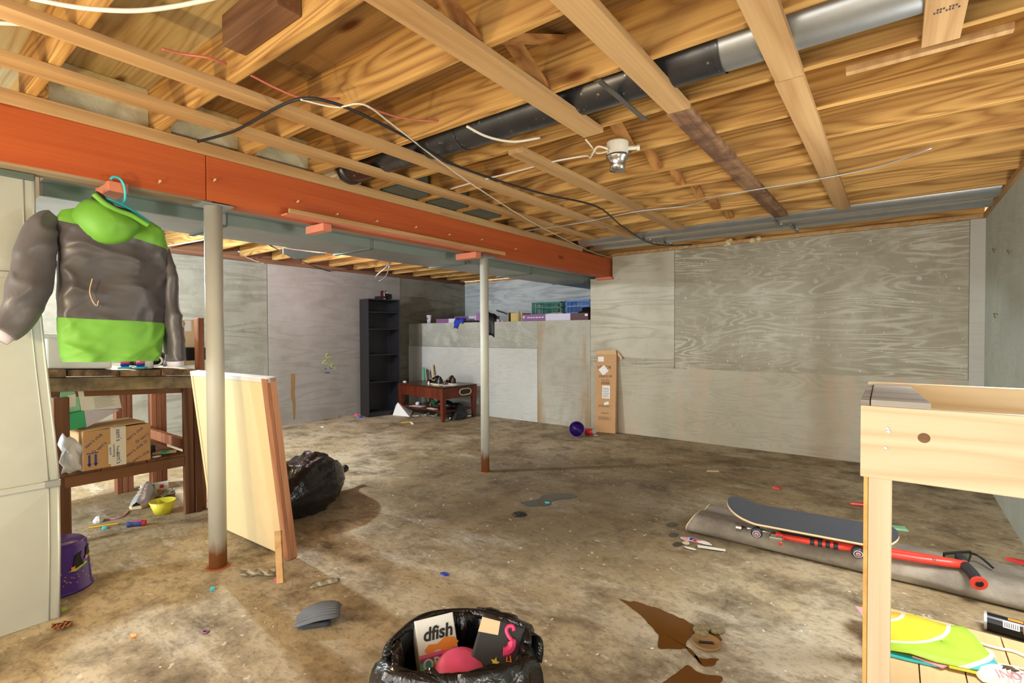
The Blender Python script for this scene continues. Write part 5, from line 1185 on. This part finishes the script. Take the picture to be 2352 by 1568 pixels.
cable('extension_wire', 'flat white cord on the tan boards, upper of two', [FP(2246, 1476, .066), FP(2290, 1488, .066), FP(2330, 1496, .066), FP(2365, 1512, .066)], .006, 'white', 'cord')
cable('extension_wire', 'flat cream cord on the tan boards, lower of two', [FP(2288, 1524, .066), FP(2320, 1530, .066), FP(2365, 1539, .066)], .006, 'wire_w', 'cord')
tag(MB().grid([[FP(2258+4.5*j+2*i, 1486+4*i+2*j, .066+.008*abs(sin(i+j))) for j in range(6)] for i in range(5)]).build('paper_tag', M['paper'], None, solid=.002), 'crumpled white tag at the right kite edge', 'tag')

# rolled underlay, pogo stick, skateboard, glasses, can
rl = thing('underlay_roll', 'long grey felt underlay sheet folded along the floor', 'underlay', (-.2, 3.75, 0))
prof_r = [(3.60, .004), (3.555, .015), (3.535, .05), (3.545, .09), (3.585, .122), (3.64, .126), (3.71, .112), (3.79, .098), (3.87, .105), (3.93, .098), (3.99, .06), (4.03, .02), (4.06, .004)]
pr = smooth_path([Vector((0, a, b)) for a, b in prof_r], 3)
rows = []
for i in range(46):
    x = -1.13+1.80*i/45
    rows.append([(x+.03*sin(p.z*22+p.y*3)*(1 if i == 0 else 0), p.y+.01*noise.noise(Vector((x*3, k*.3, 0)))-.012*x, max(.003, p.z*(1+.10*noise.noise(Vector((x*2.2, k*.25, 4)))-.04*x))) for k, p in enumerate(pr)])
MB().grid(rows).build('felt_sheet', M['roll'], rl, smooth=True, solid=.006)
MB().tube(rows[0], .005, 6).build('cut_edge', M['tan'], rl, smooth=True)

pg = thing('pogo_stick', 'red pogo stick with black grips lying on the underlay', 'pogo stick', (-.2, 3.62, .13))
A = FP(1692, 1209, .150); B = FP(2225, 1300, .160)
ax = (B-A).normalized(); sd_ = Vector((0, 0, 1)).cross(ax)
Lp = (B-A).length
def pa(t, s=0, h=0): return A+ax*(Lp*t)+sd_*s+Vector((0, 0, h))
MB().tube([pa(-.004), pa(.028)], .028, 16).build('rubber_tip', M['chrome'], pg, bevel=.003)
MB().tube([pa(.028), pa(.22)], .013, 14).build('plunger_rod', M['chrome'], pg, smooth=True)
MB().tube([pa(.22, .03, .01), pa(.48, .03, .01)], .016, 12).build('spring_core', M['black'], pg)
sp_ = [pa(.22+.26*i/240, .03+.021*cos(i*1.05), .01+.021*sin(i*1.05)) for i in range(241)]
MB().tube(sp_, .0035, 5).build('spring', M['rubber'], pg)
MB().tube([pa(.20, -.025, -.005), pa(.24, -.025, -.005)], [.026, .019], 14).tube([pa(.23, -.025, -.005), pa(.60, -.025, -.005)], .0185, 14).build('lower_tube', M['redpogo'], pg, smooth=True)
for t in (.36, .395, .43, .465):
    MB().tube([pa(t, -.025, -.005), pa(t+.02, -.025, -.005)], .0215, 14).build('grip_band', M['rubber'], pg)
for s_ in (-1, 1):
    MB().tube([pa(.42, .018*s_, .0), pa(.66, .024*s_, .0), pa(.82, .02*s_, .0), pa(.93, .005*s_, .002), pa(.995, .0, .004)], [.017, .02, .021, .023, .022], 12).build('upper_tube', M['redpogo'], pg, smooth=True)
MB().box(-.04, .035, -.06, .0, -.03, .0, frame(pa(.205, -.03, .006), ax, sd_)).build('foot_pedal', M['chrome'], pg, bevel=.006)
MB().tube([pa(.225, -.045, -.002), pa(.225, -.09, -.03)], .012, 8).build('pedal_bracket', M['redpogo'], pg)
MB().lathe([(.009, 0), (.007, .006), (0, .007)], 10, frame(pa(.87, -.028, .012), ax, (0, 0, 1))).build('rivet', M['chrome'], pg)
H0, H1 = FP(2196, 1288, .185), FP(2213, 1308, .175)
MB().tube(smooth_path([pa(.985, .01, .006), pa(.985, .05, .012), pa(.98, .085, .014)], 4), .022, 12).build('grip', M['rubber'], pg, smooth=True)
MB().tube(smooth_path([pa(.985, -.01, .002), pa(1.0, -.06, -.01), pa(1.01, -.13, -.028)], 4), .026, 12).build('grip', M['rubber'], pg, smooth=True)
MB().tube([pa(1.01, -.13, -.028), pa(1.012, -.142, -.031)], [.036, .036], 14).build('grip_end', M['redpogo'], pg)
MB().tube([pa(1.012, -.143, -.031), pa(1.0125, -.146, -.032)], [.018, .016], 12).build('tube_end', M['black'], pg)
text('RAZORGO', .032, frame(pa(.72, .006, .0235), ax, sd_+Vector((0, 0, .1))), M['black'], pg) if False else None

sk = thing('skateboard', 'black grip skateboard resting across the pogo stick', 'skateboard', (-.45, 3.75, .15))
K0 = FP(1671, 1168, .245); K1 = FP(2064, 1238, .225)
kx = (K1-K0).normalized(); ky = Vector((-kx.y, kx.x, 0)).normalized(); Lk = (K1-K0).length
ky = (ky+Vector((0, 0, .26))).normalized()
rows = []
for i in range(57):
    t = .5-.5*cos(pi*i/56); e = min(t, 1-t)*Lk; R_ = .115
    hw_ = R_*(1-max(0, 1-e/R_)**2.3)**.5 if e > 0 else .004
    lift = .060*max(0, (.20-t)/.20)**1.4 + .035*max(0, (t-.84)/.16)**1.4
    rows.append([K0+kx*(Lk*t)+ky*(max(hw_, .004)*(2*j/12-1))+Vector((0, 0, lift-.012+.008*abs(2*j/12-1)**2*min(1, hw_/R_))) for j in range(13)])
MB().grid(rows).build('deck', M['plyedge'], sk, smooth=True, solid=.011)
MB().grid([[p+Vector((0, 0, .0075)) for p in [r[6]+(q-r[6])*.965 for q in r]] for r in rows[1:-1]]).build('grip_tape', M['grip'], sk, smooth=True)
for t in (.20, .78):
    base = K0+kx*(Lk*t)+Vector((0, 0, -.014))
    MB().box(-.04, .04, -.03, .03, -.02, -.006, frame(base, kx, ky)).build('truck_base', M['black'], sk)
    MB().tube([base-ky*.085+Vector((0, 0, -.047)), base+ky*.085+Vector((0, 0, -.047))], .012, 10).build('axle', M['black'], sk)
    for s_ in (-1, 1):
        w0 = base+ky*(s_*.078)+Vector((0, 0, -.047)); w1 = base+ky*(s_*.116)+Vector((0, 0, -.047))
        wh = MB().tube([w0, w0.lerp(w1, .3), w0.lerp(w1, .8), w1], [.030, .034, .034, .029], 22).build('wheel', M['wheelblack'], sk, smooth=True)
        d_ = (w1-w0).normalized()
        MB().tube([w1, w1+d_*.0015], .0235, 20).build('wheel_ring', M['lavender'], wh)
        MB().tube([w1+d_*.0012, w1+d_*.0022], .0185, 18).build('wheel_face', M['wheelblack'], wh)
        MB().tube([w1+d_*.002, w1+d_*.004], .013, 14).build('hub', M['skin_pink'], wh)
        MB().tube([w1+d_*.003, w1+d_*.009], .006, 8).build('axle_nut', M['chrome'], wh)

# sunglasses on the underlay's back edge
gl = thing('sunglasses', 'black framed sunglasses by the pogo stick handle', 'sunglasses', FP(2195, 1290, .09))
G0 = FP(2168, 1272, .165); G1 = FP(2230, 1268, .17); gx = (G1-G0).normalized(); gy = Vector((0, 0, 1)); gn = gx.cross(gy)
Lg = (G1-G0).length
for s_ in (0, 1):
    cx = G0+gx*(Lg*(.24+.5*s_))+gy*(-.02)
    lens = [(-.038, .024), (.038, .024), (.038, 0), (.026, -.030), (0, -.036), (-.026, -.030), (-.038, 0)]
    pts = [cx+gx*a*1.0+gy*b for a, b in lens]
    MB().tube(pts+[pts[0], pts[1]], .0065, 6).build('rim', M['black'], gl)
    MB().add([p for p in pts], [tuple(range(7))]).build('lens', M['lensdark'], gl, solid=.002)
MB().tube([G0+gx*(Lg*.24+.036)+gy*-.006, G0+gx*(Lg*.74-.036)+gy*-.006], .006, 6).build('bridge', M['black'], gl)
MB().tube(smooth_path([G0+gx*(Lg*.74+.03), FP(2245, 1275, .155), FP(2262, 1287, .14), FP(2281, 1304, .12)], 4), .0065, 6).build('temple', M['black'], gl)
MB().tube(smooth_path([G0+gx*(Lg*.24-.03), G0+gx*.05+Vector((0, .05, -.02)), G0+gx*.13+Vector((0, .05, -.025))], 4), .0045, 6).build('temple', M['black'], gl)

cn = thing('snack_can', 'black snack tube with orange print lying on the right floor', 'can', FP(2300, 1425, 0))
c1, c2 = FP(2264, 1424, .042), FP(2400, 1462, .042)
c2 = c1+(c2-c1).normalized()*.30
MB().tube([c1, c2], .040, 24).build('tube_body', M['black_gl'], cn, smooth=False)
MB().tube([c1-(c2-c1).normalized()*.006, c1+(c2-c1).normalized()*.004], .042, 24).build('metal_end', M['silver'], cn)
ca_ = (c2-c1).normalized(); cr_ = ca_.cross(Vector((0, 0, 1))).normalized()
def oncan(t, a, w_, h_, m, nm):
    s = MB(); rows = []
    for i in range(5):
        aa = a+h_*(i/4-.5)/.0405
        rows.append([c1+ca_*(t+w_*(j-.5))+cr_*(.0408*cos(aa))+Vector((0, 0, .0408*sin(aa))) for j in (0, 1)])
    s.grid(rows); return s.build(nm, M[m], cn, solid=.0006)
oncan(.085, .55, .055, .03, 'white', 'barcode_label')
for i in range(7): oncan(.064+.007*i, .55, .0025, .022, 'ink', 'barcode_bar').location += cr_*.0006
oncan(.13, .40, .012, .03, 'orange', 'orange_print'); oncan(.155, .45, .01, .02, 'orange', 'orange_print'); oncan(.10, 1.35, .05, .016, 'orange', 'orange_print')

# stickers pile and red pen
for i, (x, y, m, sx, sy) in enumerate([(1583, 1238, 'skin_pink', .05, .03), (1596, 1240, 'bluecloth', .045, .03), (1606, 1243, 'red', .05, .025), (1618, 1246, 'paper', .045, .02), (1576, 1246, 'tan', .02, .025), (1586, 1259, 'paper', .035, .012), (1634, 1258, 'paper', .075, .018)]):
    lb_ = ['pink cut-out sticker, leftmost of the pile by the underlay', 'blue cut-out sticker in the pile by the underlay', 'red cut-out sticker in the pile by the underlay', 'white sticker scrap in the pile by the underlay', 'small tan sticker left of the pile by the underlay', 'small rounded white sticker below the pile', 'long white paper strip beside the sticker pile'][i]
    p = FP(x, y, .003+.0015*i); n = 12
    out = [(sx*cos(q)*(1+.2*sin(3*q+i)), sy*sin(q)*(1+.15*cos(2*q+i))) for q in [2*pi*k/n for k in range(n)]] if i < 6 else [(-sx, -sy), (sx, -sy*1.2), (sx, sy*.4), (-sx, sy)]
    t = thing('sticker', lb_, 'sticker', p)
    MB().prism([(a*1.12, b*1.15) for a, b in out], 0, .001, rz(p, .3-.4*(i % 2))).build('sticker_edge', M['white'], t)
    MB().prism(out, .001, .0014, rz(p, .3-.4*(i % 2))).build('sticker_print', M[m], t)
rpn = thing('red_marker', 'red marker pen on the floor left of the pine table', 'pen', FP(1968, 1160))
a, b = FP(1952, 1156, .014), FP(1992, 1160, .014)
MB().tube([a, a.lerp(b, .06), b], [.006, .013, .013], 8).build('barrel', M['redpogo'], rpn)
MB().tube([a.lerp(b, .65), b], .0145, 8).build('cap', M['redpogo'], rpn)
MB().box(-.02, .02, -.004, .004, .014, .019, frame(a.lerp(b, .8), b-a, (0, 1, 0))).build('clip', M['red'], rpn)

# ------------------------------------------------------------------ lettering to plain meshes
dg = bpy.context.evaluated_depsgraph_get()
for o in [o for o in COL.objects if o.type == 'FONT']:
    me = bpy.data.meshes.new_from_object(o.evaluated_get(dg)); par = o.parent; ml = o.matrix_local.copy(); cu = o.data
    bpy.data.objects.remove(o); bpy.data.curves.remove(cu)
    n_ = bpy.data.objects.new('lettering', me); COL.objects.link(n_); n_.parent = par; n_.matrix_local = ml
